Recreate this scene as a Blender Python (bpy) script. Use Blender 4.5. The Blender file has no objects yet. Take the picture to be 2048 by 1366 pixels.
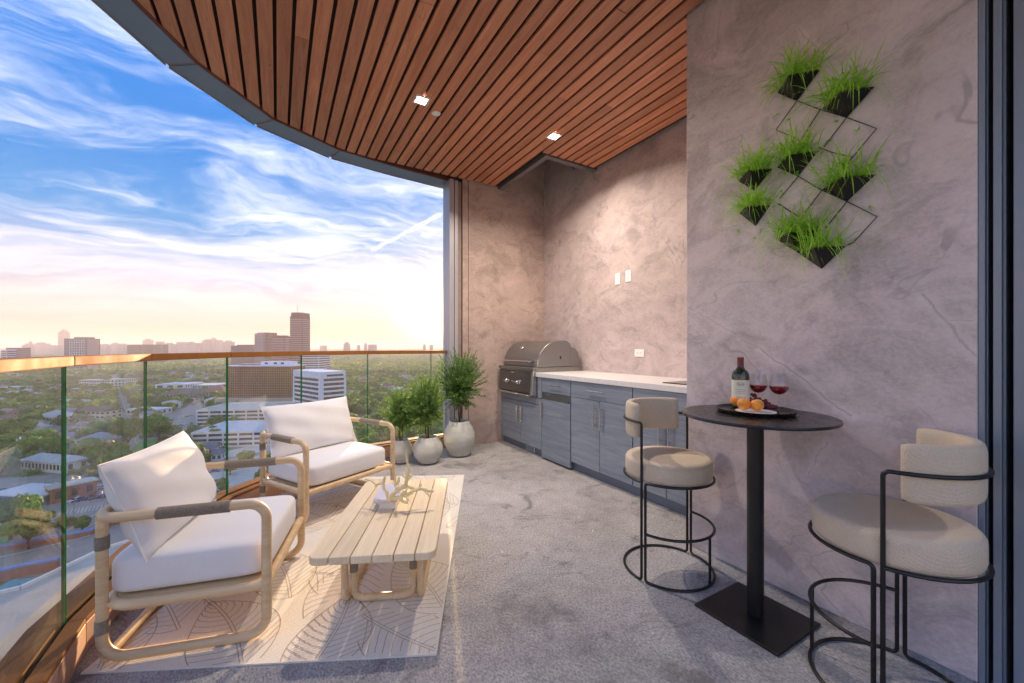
import bpy, math, random
import numpy as np
from mathutils import Vector, Matrix

random.seed(7)
RNG = np.random.default_rng(7)
SC = bpy.context.scene
COL = SC.collection
R = math.radians

# ------------------------------------------------------------------ camera, light, exposure
EYE = 1.18                      # camera height over the balcony floor
FPX = 801.0                     # focal length in pixels of a 2048 wide frame
YAW = math.atan2(469.0, FPX)    # the camera looks this far to the right of +Y
SN, CS = math.sin(YAW), math.cos(YAW)
HOR = 695.0
GROUND = -64.0                  # street level below the balcony floor

cam_d = bpy.data.cameras.new("camera")
cam = bpy.data.objects.new("camera", cam_d)
COL.objects.link(cam)
cam.location = (0, 0, EYE)
cam.rotation_euler = (R(90), 0, -YAW)
cam_d.sensor_width = 36.0
cam_d.lens = FPX / 2048 * 36.0
cam_d.shift_y = 12.0 / 2048
cam_d.clip_start = 0.05
cam_d.clip_end = 90000
SC.camera = cam

SUN_EL, SUN_PX = 3.8, 868.0
_t = (SUN_PX - 1024) / FPX
SUN_H = Vector((SN + CS * _t, CS - SN * _t, 0)).normalized()
SUN_DIR = Vector((SUN_H.x * math.cos(R(SUN_EL)), SUN_H.y * math.cos(R(SUN_EL)), math.sin(R(SUN_EL))))
sun_d = bpy.data.lights.new("sun", 'SUN')
sun_d.energy = 2.2
sun_d.angle = R(0.6)
sun_d.color = (1.0, 0.66, 0.36)
sun = bpy.data.objects.new("sun", sun_d)
COL.objects.link(sun)
sun.location = (0, 0, 60)
sun.rotation_euler = (-SUN_DIR).to_track_quat('-Z', 'Y').to_euler()

SC.view_settings.view_transform = 'Standard'
SC.view_settings.look = 'None'
SC.view_settings.gamma = 1.0
SC.view_settings.use_curve_mapping = False
SC.view_settings.exposure = 3.25
WORLD_GAIN = 2.85
HAZE = 1.8e-4                   # haze density per metre

SC.render.engine = 'CYCLES'
SC.cycles.use_denoising = True
try:
    SC.cycles.denoiser = 'OPENIMAGEDENOISE'
except Exception:
    pass
SC.cycles.max_bounces = 10
SC.cycles.diffuse_bounces = 6
SC.cycles.transparent_max_bounces = 24
SC.cycles.transmission_bounces = 8
SC.cycles.volume_bounces = 2
SC.cycles.sample_clamp_indirect = 6.0
SC.cycles.caustics_reflective = False
SC.cycles.caustics_refractive = False


def lin(r, g, b, a=1.0):
    f = lambda c: (c / 255 / 12.92) if c / 255 <= 0.04045 else ((c / 255 + 0.055) / 1.055) ** 2.4
    return (f(r), f(g), f(b), a)


def sc(c, k):
    return tuple(x * k for x in c[:3]) + (1.0,)


class NT:
    """small helper around a node tree"""
    def __init__(self, tree):
        self.t = tree
        self.n = tree.nodes
        self.l = tree.links

    def node(self, typ, **kw):
        n = self.n.new(typ)
        for k, v in kw.items():
            setattr(n, k, v)
        return n

    def put(self, sock, val):
        if isinstance(val, bpy.types.NodeSocket):
            self.l.new(val, sock)
        elif val is not None:
            if hasattr(sock, 'default_value'):
                try:
                    sock.default_value = val
                except Exception:
                    sock.default_value = tuple(val)[:3]

    def math(self, op, a, b=None, c=None, clamp=False):
        n = self.node('ShaderNodeMath', operation=op, use_clamp=clamp)
        self.put(n.inputs[0], a)
        if b is not None:
            self.put(n.inputs[1], b)
        if c is not None:
            self.put(n.inputs[2], c)
        return n.outputs[0]

    def vmath(self, op, a, b=None, scale=None):
        n = self.node('ShaderNodeVectorMath', operation=op)
        self.put(n.inputs[0], a)
        if b is not None:
            self.put(n.inputs[1], b)
        if scale is not None:
            self.put(n.inputs['Scale'], scale)
        return n.outputs['Value'] if op in ('DOT_PRODUCT', 'LENGTH', 'DISTANCE') else n.outputs[0]

    def noise(self, vec, scale=5, detail=4, rough=0.5, dist=0.0, out='Fac', lac=2.0):
        n = self.node('ShaderNodeTexNoise')
        self.put(n.inputs['Vector'], vec)
        n.inputs['Scale'].default_value = scale
        n.inputs['Detail'].default_value = detail
        n.inputs['Roughness'].default_value = rough
        n.inputs['Distortion'].default_value = dist
        n.inputs['Lacunarity'].default_value = lac
        return n.outputs[out]

    def ramp(self, fac, stops, interp='LINEAR'):
        n = self.node('ShaderNodeValToRGB')
        n.color_ramp.interpolation = interp
        cr = n.color_ramp
        while len(cr.elements) < len(stops):
            cr.elements.new(0.5)
        for e, (p, c) in zip(cr.elements, stops):
            e.position = p
            e.color = c if len(c) == 4 else (*c, 1)
        self.put(n.inputs[0], fac)
        return n.outputs[0]

    def mrange(self, v, a, b, c=0.0, d=1.0, smooth=False):
        n = self.node('ShaderNodeMapRange')
        n.interpolation_type = 'SMOOTHSTEP' if smooth else 'LINEAR'
        self.put(n.inputs[0], v)
        for i, x in enumerate((a, b, c, d)):
            n.inputs[i + 1].default_value = x
        return n.outputs[0]

    def mix(self, fac, a, b, blend='MIX'):
        n = self.node('ShaderNodeMix', data_type='RGBA', blend_type=blend)
        self.put(n.inputs[0], fac)
        self.put(n.inputs[6], a)
        self.put(n.inputs[7], b)
        return n.outputs[2]

    def mapping(self, vec, scale=(1, 1, 1), rot=(0, 0, 0), loc=(0, 0, 0)):
        n = self.node('ShaderNodeMapping')
        self.put(n.inputs[0], vec)
        n.inputs['Scale'].default_value = scale
        n.inputs['Rotation'].default_value = rot
        n.inputs['Location'].default_value = loc
        return n.outputs[0]


def ray_dir(u, v):
    t = (u - 1024) / FPX
    return Vector((SN + CS * t, CS - SN * t, (HOR - v) / FPX))


# ------------------------------------------------------------------ world: evening sky with thin cirrus
def build_world():
    w = bpy.data.worlds.new("World")
    SC.world = w
    w.use_nodes = True
    nt = NT(w.node_tree)
    nt.n.clear()
    out = nt.node('ShaderNodeOutputWorld')
    bg = nt.node('ShaderNodeBackground')
    bg.inputs['Strength'].default_value = 0.1
    sky = nt.node('ShaderNodeTexSky', sky_type='NISHITA')
    sky.sun_disc = False
    sky.sun_elevation = R(SUN_EL)
    sky.sun_rotation = math.atan2(SUN_H.x, SUN_H.y)
    sky.air_density = 1.0
    sky.dust_density = 1.0
    tc = nt.node('ShaderNodeTexCoord').outputs['Generated']
    d = nt.vmath('NORMALIZE', tc)
    sep = nt.node('ShaderNodeSeparateXYZ')
    nt.put(sep.inputs[0], d)
    x, y, z = sep.outputs
    el = nt.math('MAXIMUM', z, 0.0)
    base = nt.ramp(el, [(0.0, sc(lin(238, 190, 166), 0.42)), (0.03, sc(lin(240, 204, 182), 0.47)), (0.08, sc(lin(222, 206, 212), 0.47)),
                        (0.15, sc(lin(160, 182, 224), 0.50)), (0.24, sc(lin(66, 150, 218), 0.51)), (0.36, sc(lin(0, 130, 216), 0.52)),
                        (0.55, sc(lin(0, 112, 202), 0.66)), (1.0, lin(32, 98, 184))])
    # flatten the dome into a cloud layer
    den = nt.math('ADD', el, 0.16)
    comb = nt.node('ShaderNodeCombineXYZ')
    nt.put(comb.inputs[0], nt.math('DIVIDE', x, den))
    nt.put(comb.inputs[1], nt.math('DIVIDE', y, den))
    p = comb.outputs[0]
    w1 = nt.noise(p, scale=0.9, detail=4, rough=0.55, out='Color')
    warp = nt.vmath('SCALE', nt.vmath('SUBTRACT', w1, (0.5, 0.5, 0.5)), scale=1.15)
    pw = nt.vmath('ADD', p, warp)
    st = nt.mapping(pw, scale=(0.75, 2.5, 1), rot=(0, 0, R(-28)))
    c1 = nt.noise(st, scale=1.25, detail=12, rough=0.66, dist=0.35)
    big = nt.noise(nt.vmath('ADD', p, (4.1, 1.3, 0)), scale=0.42, detail=3, rough=0.5)
    st2 = nt.mapping(nt.vmath('ADD', pw, (9, 3, 0)), scale=(1.0, 5.0, 1), rot=(0, 0, R(18)))
    c2 = nt.noise(st2, scale=2.2, detail=9, rough=0.68, dist=0.3)
    body = nt.math('ADD', nt.math('MULTIPLY', c1, 0.75), nt.math('ADD', nt.math('MULTIPLY', c2, 0.25), nt.math('MULTIPLY', big, 0.55)))
    low = nt.mrange(el, 0.05, 0.34, 0.10, 0.0, smooth=True)
    body = nt.math('ADD', body, low)
    m = nt.mrange(body, 0.77, 1.06, 0.0, 1.0, smooth=True)
    veil = nt.noise(nt.mapping(nt.vmath('ADD', pw, (2.7, 6.1, 0)), scale=(0.8, 1.9, 1), rot=(0, 0, R(40))), scale=0.95, detail=11, rough=0.66, dist=0.3)
    veil = nt.mrange(nt.math('ADD', veil, nt.math('MULTIPLY', low, 1.2)), 0.42, 0.74, 0.0, 0.72, smooth=True)
    m = nt.math('SUBTRACT', nt.math('ADD', m, veil), nt.math('MULTIPLY', m, veil))
    m = nt.math('MULTIPLY', m, nt.mrange(el, 0.02, 0.10, 0.25, 1.0, smooth=True))
    m = nt.math('MULTIPLY', m, 0.92)
    ccol = nt.ramp(el, [(0.0, sc(lin(240, 204, 184), 0.50)), (0.10, sc(lin(242, 226, 222), 0.58)), (0.25, sc(lin(242, 238, 240), 0.74)), (0.6, sc(lin(234, 240, 248), 0.84))])
    col = nt.mix(m, base, ccol)
    # contrail right of the middle
    a, b = ray_dir(742, 502).normalized(), ray_dir(888, 425).normalized()
    nrm = a.cross(b).normalized()
    mid = ((a + b) / 2).normalized()
    wob = nt.math('MULTIPLY', nt.math('SUBTRACT', nt.noise(d, scale=60, detail=4, rough=0.6), 0.5), 0.012)
    dist = nt.math('ABSOLUTE', nt.math('ADD', nt.vmath('DOT_PRODUCT', d, tuple(nrm)), wob))
    trail = nt.mrange(dist, 0.001, 0.0055, 1.0, 0.0, smooth=True)
    half = mid.dot(a)
    trail = nt.math('MULTIPLY', trail, nt.mrange(nt.vmath('DOT_PRODUCT', d, tuple(mid)), half - 0.0005, half + 0.002, 0.0, 1.0, smooth=True))
    trail = nt.math('MULTIPLY', trail, nt.mrange(nt.noise(d, scale=45, detail=4), 0.35, 0.6, 0.1, 0.75))
    col = nt.mix(trail, col, lin(240, 236, 238))
    # glow round the low sun
    dt = nt.math('MAXIMUM', nt.vmath('DOT_PRODUCT', d, tuple(SUN_DIR)), 0.0)
    g1 = nt.math('MULTIPLY', nt.math('POWER', dt, 80.0), 0.30)
    g2 = nt.math('POWER', dt, 500.0)
    gc1 = nt.mix(1.0, (0, 0, 0, 1), (1.0, 0.72, 0.30, 1))
    glow1 = nt.mix(g1, (0, 0, 0, 1), (1.0, 0.60, 0.08, 1))
    glow2 = nt.mix(g2, (0, 0, 0, 1), (1.0, 0.85, 0.45, 1))
    col = nt.mix(1.0, col, glow1, 'ADD')
    col = nt.mix(1.0, col, glow2, 'ADD')
    col = nt.vmath('SCALE', col, scale=WORLD_GAIN * 0.86)
    nis = nt.vmath('SCALE', sky.outputs[0], scale=0.012)
    tot = nt.vmath('ADD', col, nis)
    nt.put(bg.inputs['Color'], tot)
    nt.l.new(bg.outputs[0], out.inputs['Surface'])


build_world()

# ------------------------------------------------------------------ object helpers
def tag(o, label=None, cat=None, group=None, kind=None):
    if label:
        o['label'] = label
    if cat:
        o['category'] = cat
    if group:
        o['group'] = group
    if kind:
        o['kind'] = kind
    return o


def empty(name, loc=(0, 0, 0), rz=0.0, label=None, cat=None, group=None, kind=None):
    o = bpy.data.objects.new(name, None)
    o.empty_display_size = 0.1
    COL.objects.link(o)
    o.location = loc
    o.rotation_euler = (0, 0, rz)
    return tag(o, label, cat, group, kind)


def copy_tree(o, parent=None):
    c = o.copy()
    COL.objects.link(c)
    if parent is not None:
        c.parent = parent
    for ch in list(o.children):
        copy_tree(ch, c)
    return c


def fillet(pts, rad, seg=6, closed=False):
    pts = [Vector(p) for p in pts]
    n = len(pts)
    if not isinstance(rad, (list, tuple)):
        rad = [rad] * n
    out = []
    for i, p in enumerate(pts):
        if not closed and i in (0, n - 1):
            out.append(p)
            continue
        a, b = pts[i - 1], pts[(i + 1) % n]
        da, db = (a - p), (b - p)
        la, lb = da.length, db.length
        da.normalize(); db.normalize()
        ang = da.angle(db)
        if ang > math.pi - 0.02 or rad[i] <= 0:
            out.append(p)
            continue
        tl = min(rad[i] / math.tan(ang / 2), la * 0.49, lb * 0.49)
        r = tl * math.tan(ang / 2)
        s, e = p + da * tl, p + db * tl
        c = p + (da + db).normalized() * (r / math.sin(ang / 2))
        v0, v1 = s - c, e - c
        tot = v0.angle(v1)
        for k in range(seg + 1):
            f = k / seg
            out.append(c + (v0 * math.sin((1 - f) * tot) + v1 * math.sin(f * tot)) / math.sin(tot))
    return out


class MB:
    def __init__(self):
        self.v, self.f, self.m = [], [], []

    def add(self, vs, fs, mat=0):
        o = len(self.v)
        self.v.extend([tuple(p) for p in vs])
        self.f.extend([tuple(i + o for i in f) for f in fs])
        self.m.extend([mat] * len(fs))
        return self

    def box(self, x0, y0, z0, x1, y1, z1, mat=0, M=None):
        vs = [Vector(p) for p in ((x0, y0, z0), (x1, y0, z0), (x1, y1, z0), (x0, y1, z0), (x0, y0, z1), (x1, y0, z1), (x1, y1, z1), (x0, y1, z1))]
        if M is not None:
            vs = [M @ p for p in vs]
        return self.add(vs, [(0, 3, 2, 1), (4, 5, 6, 7), (0, 1, 5, 4), (1, 2, 6, 5), (2, 3, 7, 6), (3, 0, 4, 7)], mat)

    def prism(self, poly, z0, z1, mat=0):
        """poly: counter-clockwise xy points"""
        n = len(poly)
        vs = [(p[0], p[1], z0) for p in poly] + [(p[0], p[1], z1) for p in poly]
        fs = [tuple(range(n - 1, -1, -1)), tuple(range(n, 2 * n))]
        fs += [(i, (i + 1) % n, n + (i + 1) % n, n + i) for i in range(n)]
        return self.add(vs, fs, mat)

    def tube(self, path, r, seg=10, closed=False, mat=0, caps=True):
        P = [Vector(p) for p in path]
        n = len(P)
        rs = r if isinstance(r, (list, tuple)) else [r] * n
        T = []
        for i in range(n):
            if closed:
                t = P[(i + 1) % n] - P[i - 1]
            else:
                t = P[min(i + 1, n - 1)] - P[max(i - 1, 0)]
            T.append(t.normalized())
        up = Vector((0, 0, 1)) if abs(T[0].z) < 0.9 else Vector((1, 0, 0))
        N = T[0].cross(up).normalized()
        vs = []
        for i in range(n):
            if i:
                ax = T[i - 1].cross(T[i])
                if ax.length > 1e-7:
                    N = Matrix.Rotation(T[i - 1].angle(T[i]), 3, ax.normalized()) @ N
            B = T[i].cross(N).normalized()
            for k in range(seg):
                a = 2 * math.pi * k / seg
                vs.append(P[i] + (N * math.cos(a) + B * math.sin(a)) * rs[i])
        fs = []
        last = n if closed else n - 1
        for i in range(last):
            j = (i + 1) % n
            for k in range(seg):
                k2 = (k + 1) % seg
                fs.append((i * seg + k, i * seg + k2, j * seg + k2, j * seg + k))
        if caps and not closed:
            fs.append(tuple(range(seg - 1, -1, -1)))
            fs.append(tuple((n - 1) * seg + k for k in range(seg)))
        return self.add(vs, fs, mat)

    def lathe(self, prof, seg=32, c=(0, 0, 0), mat=0, sx=1.0, sy=1.0):
        vs, fs = [], []
        n = len(prof)
        for (r, z) in prof:
            for k in range(seg):
                a = 2 * math.pi * k / seg
                vs.append((c[0] + sx * r * math.cos(a), c[1] + sy * r * math.sin(a), c[2] + z))
        for i in range(n - 1):
            for k in range(seg):
                k2 = (k + 1) % seg
                fs.append((i * seg + k, i * seg + k2, (i + 1) * seg + k2, (i + 1) * seg + k))
        if prof[0][0] > 1e-6:
            fs.append(tuple(range(seg - 1, -1, -1)))
        if prof[-1][0] > 1e-6:
            fs.append(tuple((n - 1) * seg + k for k in range(seg)))
        return self.add(vs, fs, mat)

    def sphere(self, c, r, seg=12, rings=8, mat=0, s=(1, 1, 1)):
        prof = [(math.sin(math.pi * i / rings), -math.cos(math.pi * i / rings)) for i in range(rings + 1)]
        vs, fs = [], []
        for (rr, z) in prof:
            for k in range(seg):
                a = 2 * math.pi * k / seg
                vs.append((c[0] + r * s[0] * rr * math.cos(a), c[1] + r * s[1] * rr * math.sin(a), c[2] + r * s[2] * z))
        for i in range(rings):
            for k in range(seg):
                k2 = (k + 1) % seg
                fs.append((i * seg + k, i * seg + k2, (i + 1) * seg + k2, (i + 1) * seg + k))
        return self.add(vs, fs, mat)

    def build(self, name, mats, parent=None, smooth=35, bevel=0.0, bseg=2, loc=None):
        me = bpy.data.meshes.new(name)
        me.from_pydata(self.v, [], self.f)
        mats = mats if isinstance(mats, (list, tuple)) else [mats]
        for m in mats:
            me.materials.append(MT[m] if isinstance(m, str) else m)
        if len(mats) > 1:
            me.polygons.foreach_set('material_index', self.m)
        if smooth:
            me.polygons.foreach_set('use_smooth', [True] * len(me.polygons))
            me.set_sharp_from_angle(angle=R(smooth))
        me.update()
        o = bpy.data.objects.new(name, me)
        COL.objects.link(o)
        if parent is not None:
            o.parent = parent
        if loc is not None:
            o.location = loc
        if bevel:
            b = o.modifiers.new('bevel', 'BEVEL')
            b.width = bevel
            b.segments = bseg
            b.limit_method = 'ANGLE'
            b.angle_limit = R(40)
            b.harden_normals = False
        return o


def np_mesh(name, verts, quads, mat, parent=None):
    """fast mesh from numpy arrays: verts (n,3), quads (m,4)"""
    me = bpy.data.meshes.new(name)
    m = len(quads)
    me.vertices.add(len(verts))
    me.vertices.foreach_set('co', np.ascontiguousarray(verts, dtype=np.float32).ravel())
    me.loops.add(m * 4)
    me.loops.foreach_set('vertex_index', np.ascontiguousarray(quads, dtype=np.int32).ravel())
    me.polygons.add(m)
    me.polygons.foreach_set('loop_start', np.arange(0, m * 4, 4, dtype=np.int32))
    me.update(calc_edges=True)
    me.materials.append(MT[mat])
    o = bpy.data.objects.new(name, me)
    COL.objects.link(o)
    if parent is not None:
        o.parent = parent
    return o


# pixel helpers: where a ray of the photograph meets a plane of the place
def at_depth(u, v, d):
    p = ray_dir(u, v) * d
    return Vector((p.x, p.y, p.z + EYE))


def at_z(u, v, z):
    return at_depth(u, v, (z - EYE) * FPX / (HOR - v))


def at_x(u, v, X):
    dd = ray_dir(u, v)
    return at_depth(u, v, X / dd.x)


def at_y(u, v, Y):
    dd = ray_dir(u, v)
    return at_depth(u, v, Y / dd.y)
# ------------------------------------------------------------------ materials
MT = {}


def new_mat(name):
    m = bpy.data.materials.new(name)
    m.use_nodes = True
    nt = NT(m.node_tree)
    b = nt.n['Principled BSDF']
    MT[name] = m
    return m, nt, b


def coords(nt, kind='Object'):
    return nt.node('ShaderNodeTexCoord').outputs[kind]


def simple(name, col, rough=0.6, metal=0.0, var=0.0, vscale=8.0, bump=0.0, bscale=60.0, spec=0.5, coat=0.0, stretch=(1, 1, 1), rnd=0.0, detail=5):
    m, nt, b = new_mat(name)
    b.inputs['Roughness'].default_value = rough
    b.inputs['Metallic'].default_value = metal
    b.inputs['Specular IOR Level'].default_value = spec
    b.inputs['Coat Weight'].default_value = coat
    c = (*col[:3], 1)
    src = c
    tc = None
    if var or bump:
        tc = nt.mapping(coords(nt), scale=stretch)
    if var:
        n = nt.noise(tc, scale=vscale, detail=detail, rough=0.6)
        lo = tuple(max(0, x * (1 - var)) for x in c[:3])
        hi = tuple(min(1, x * (1 + var)) for x in c[:3])
        src = nt.ramp(n, [(0.3, lo), (0.7, hi)])
        r = nt.mrange(n, 0.3, 0.7, max(0.02, rough - 0.08), min(1, rough + 0.08))
        nt.put(b.inputs['Roughness'], r)
    if rnd:
        oi = nt.node('ShaderNodeObjectInfo').outputs['Random']
        src = nt.mix(1.0, src, nt.ramp(oi, [(0, (1 - rnd,) * 3), (1, (1 + rnd,) * 3)]), 'MULTIPLY')
    nt.put(b.inputs['Base Color'], src)
    if bump:
        bn = nt.node('ShaderNodeBump')
        bn.inputs['Strength'].default_value = bump
        bn.inputs['Distance'].default_value = 0.01
        nt.put(bn.inputs['Height'], nt.noise(tc, scale=bscale, detail=4, rough=0.6))
        nt.l.new(bn.outputs[0], b.inputs['Normal'])
    return m


def wood(name, dark, light, axis='Y', rough=0.5, grain=26.0, rnd=0.12, ring=1.0, bump=0.12, smudge=0.0):
    m, nt, b = new_mat(name)
    tc = coords(nt)
    sc = {'X': (0.06, 1, 1), 'Y': (1, 0.06, 1), 'Z': (1, 1, 0.06)}[axis]
    oi = nt.node('ShaderNodeObjectInfo')
    off = nt.vmath('SCALE', (7.3, 3.1, 5.7), scale=nt.math('MULTIPLY', oi.outputs['Random'], 9.0))
    mp = nt.mapping(nt.vmath('ADD', tc, off), scale=sc)
    g = nt.noise(mp, scale=grain, detail=7, rough=0.65, dist=ring)
    g2 = nt.noise(mp, scale=grain * 6, detail=4, rough=0.7)
    col = nt.ramp(g, [(0.28, dark), (0.72, light)])
    col = nt.mix(nt.mrange(g2, 0.4, 0.75, 0.0, 0.28), col, tuple(c * 0.55 for c in dark[:3]) + (1,))
    col = nt.mix(1.0, col, nt.ramp(oi.outputs['Random'], [(0, (1 - rnd,) * 3), (1, (1 + rnd,) * 3)]), 'MULTIPLY')
    if smudge:
        sm = nt.noise(nt.mapping(nt.vmath('ADD', tc, off), scale=(3.0, 1.0, 1)), scale=4.5, detail=9, rough=0.8, dist=0.4)
        col = nt.mix(nt.mrange(sm, 0.585, 0.68, 0.0, smudge), col, tuple(c * 0.35 for c in dark[:3]) + (1,))
    nt.put(b.inputs['Base Color'], col)
    nt.put(b.inputs['Roughness'], nt.mrange(g, 0.3, 0.7, rough - 0.06, rough + 0.1))
    bn = nt.node('ShaderNodeBump')
    bn.inputs['Strength'].default_value = bump
    bn.inputs['Distance'].default_value = 0.004
    nt.put(bn.inputs['Height'], g2)
    nt.l.new(bn.outputs[0], b.inputs['Normal'])
    return m


def fabric(name, col, scale=420.0, bump=0.35, var=0.10, rough=0.9, twill=False):
    m, nt, b = new_mat(name)
    tc = coords(nt)
    c = col[:3]
    n = nt.noise(tc, scale=5, detail=4, rough=0.6)
    base = nt.ramp(n, [(0.3, tuple(x * (1 - var) for x in c)), (0.7, tuple(min(1, x * (1 + var * 0.6)) for x in c))])
    w1 = nt.node('ShaderNodeTexWave', wave_type='BANDS', bands_direction='DIAGONAL')
    nt.put(w1.inputs['Vector'], tc)
    w1.inputs['Scale'].default_value = scale / 6
    w1.inputs['Distortion'].default_value = 1.2
    w1.inputs['Detail Scale'].default_value = 8
    hn = nt.noise(tc, scale=scale, detail=2, rough=0.5)
    h = nt.math('ADD', nt.math('MULTIPLY', w1.outputs['Fac'], 0.9 if twill else 0.25), hn)
    if twill:
        base = nt.mix(nt.mrange(h, 0.5, 1.3, 0.32, 0.0), base, tuple(x * 0.45 for x in c) + (1,))
    else:
        base = nt.mix(nt.mrange(hn, 0.35, 0.58, 0.34 if bump > 0.5 else 0.14, 0.0), base, tuple(x * 0.6 for x in c) + (1,))
    nt.put(b.inputs['Base Color'], base)
    b.inputs['Roughness'].default_value = rough
    b.inputs['Specular IOR Level'].default_value = 0.25
    b.inputs['Sheen Weight'].default_value = 0.12
    bn = nt.node('ShaderNodeBump')
    bn.inputs['Strength'].default_value = bump
    bn.inputs['Distance'].default_value = 0.002
    nt.put(bn.inputs['Height'], h)
    nt.l.new(bn.outputs[0], b.inputs['Normal'])
    return m


def plaster(name, tint, veins, off, flat=(0, 1, 1)):
    """hand trowelled concrete plaster; veins are scratch lines given as two points on the wall each"""
    m, nt, b = new_mat(name)
    tc = nt.vmath('ADD', coords(nt), off)
    w = nt.vmath('SCALE', nt.vmath('SUBTRACT', nt.noise(tc, scale=1.6, detail=3, out='Color'), (0.5, 0.5, 0.5)), scale=0.5)
    tw = nt.vmath('ADD', tc, w)
    big = nt.noise(tw, scale=1.7, detail=6, rough=0.62)
    st = nt.noise(nt.mapping(tw, scale=(1, 1, 1.9), rot=(R(32), R(22), 0)), scale=4.2, detail=9, rough=0.68, dist=0.35)
    fine = nt.noise(nt.mapping(tc, scale=(1, 1, 1.5), rot=(R(24), 0, 0)), scale=48, detail=7, rough=0.75)
    spk = nt.noise(tc, scale=240, detail=2, rough=0.6)
    mixv = nt.math('ADD', nt.math('MULTIPLY', big, 0.42), nt.math('ADD', nt.math('MULTIPLY', st, 0.42), nt.math('MULTIPLY', fine, 0.30)))
    col = nt.ramp(mixv, [(0.42, tuple(c * 0.52 for c in tint)), (0.53, tuple(c * 0.82 for c in tint)), (0.60, tint), (0.72, tuple(min(1, c * 1.20) for c in tint))])
    warm = nt.noise(tw, scale=1.1, detail=3)
    col = nt.mix(nt.mrange(warm, 0.40, 0.65, 0.0, 0.30), col, (0.46, 0.36, 0.32, 1))
    # dark bruises left by the trowel
    br = nt.noise(nt.mapping(nt.vmath('ADD', tw, (3.3, 7.7, 1.9)), scale=(1, 1, 1.8), rot=(R(-30), 0, 0)), scale=3.0, detail=9, rough=0.74, dist=0.5)
    col = nt.mix(nt.mrange(br, 0.52, 0.70, 0.0, 0.78), col, tuple(c * 0.44 for c in tint) + (1,))
    ridge = nt.math('ABSOLUTE', nt.math('SUBTRACT', nt.noise(nt.vmath('ADD', tw, (8.1, 2.2, 4.4)), scale=1.25, detail=4, rough=0.55, dist=0.6), 0.5))
    rmask = nt.math('MULTIPLY', nt.mrange(ridge, 0.0, 0.009, 1.0, 0.0, smooth=True), nt.mrange(nt.noise(tc, scale=3.1, detail=3), 0.45, 0.60, 0.0, 0.9))
    col = nt.mix(nt.math('MULTIPLY', rmask, 0.7), col, tuple(c * 0.5 for c in tint) + (1,))
    col = nt.mix(nt.mrange(spk, 0.35, 0.7, 0.16, 0.0), col, tuple(c * 0.5 for c in tint) + (1,))
    height = nt.math('ADD', nt.math('MULTIPLY', st, 0.35), nt.math('MULTIPLY', fine, 0.7))
    height = nt.math('SUBTRACT', height, nt.math('MULTIPLY', rmask, 0.35))
    wob = nt.vmath('SCALE', nt.vmath('SUBTRACT', nt.noise(tc, scale=5, detail=5, rough=0.7, out='Color'), (0.5, 0.5, 0.5)), scale=0.075)
    pw = nt.vmath('ADD', coords(nt), nt.vmath('MULTIPLY', wob, flat))
    for (p0, p1, wd, st_) in veins:
        p0, p1 = Vector(p0), Vector(p1)
        ax = (p1 - p0)
        L = ax.length
        ax.normalize()
        rel = nt.vmath('SUBTRACT', pw, tuple(p0))
        t = nt.math('MAXIMUM', nt.math('MINIMUM', nt.vmath('DOT_PRODUCT', rel, tuple(ax)), L), 0.0)
        near = nt.vmath('SCALE', tuple(ax), scale=t)
        dist = nt.vmath('LENGTH', nt.vmath('SUBTRACT', rel, near))
        msk = nt.math('MULTIPLY', nt.mrange(dist, 0.0, wd, 1.0, 0.0, smooth=True), st_)
        msk = nt.math('MULTIPLY', msk, nt.mrange(fine, 0.38, 0.58, 0.45, 1.0))
        halo = nt.math('MULTIPLY', nt.mrange(dist, wd * 0.6, wd * 6, 1.0, 0.0, smooth=True), 0.32 * st_)
        col = nt.mix(halo, col, tuple(min(1, c * 1.35) for c in tint) + (1,))
        col = nt.mix(nt.math('MULTIPLY', msk, 0.7), col, tuple(c * 0.5 for c in tint) + (1,))
        height = nt.math('SUBTRACT', height, nt.math('MULTIPLY', msk, 1.2))
    nt.put(b.inputs['Base Color'], col)
    nt.put(b.inputs['Roughness'], nt.mrange(st, 0.3, 0.7, 0.55, 0.8))
    b.inputs['Specular IOR Level'].default_value = 0.35
    bn = nt.node('ShaderNodeBump')
    bn.inputs['Strength'].default_value = 0.5
    bn.inputs['Distance'].default_value = 0.005
    nt.put(bn.inputs['Height'], height)
    nt.l.new(bn.outputs[0], b.inputs['Normal'])


def wall_pt(u, v, X):
    return at_x(u, v, X)


NEARX, BACKX, ENDY = 2.125, 3.086, 4.42
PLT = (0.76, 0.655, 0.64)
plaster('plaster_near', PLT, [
    (wall_pt(1378, 612, NEARX), wall_pt(1520, 700, NEARX), 0.006, 0.55),
    (wall_pt(1520, 700, NEARX), wall_pt(1700, 832, NEARX), 0.006, 0.9),
    (wall_pt(1840, 590, NEARX), wall_pt(1950, 712, NEARX), 0.007, 0.8),
    (wall_pt(1880, 640, NEARX), wall_pt(1950, 640, NEARX), 0.004, 0.5),
    (wall_pt(1600, 55, NEARX), wall_pt(1650, 110, NEARX), 0.004, 0.7),
    (wall_pt(1655, 880, NEARX), wall_pt(1610, 960, NEARX), 0.005, 0.7),
    (wall_pt(1385, 640, NEARX), wall_pt(1470, 735, NEARX), 0.004, 0.45),
    (wall_pt(1460, 455, NEARX), wall_pt(1500, 440, NEARX), 0.003, 0.6)], (0, 0, 0))
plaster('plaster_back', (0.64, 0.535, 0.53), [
    (wall_pt(1120, 570, BACKX), wall_pt(1225, 680, BACKX), 0.006, 0.4),
    (wall_pt(1230, 430, BACKX), wall_pt(1285, 460, BACKX), 0.006, 0.5),
    (wall_pt(1245, 452, BACKX), wall_pt(1270, 540, BACKX), 0.005, 0.3)], (2.7, 1.2, 0.4))
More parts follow.
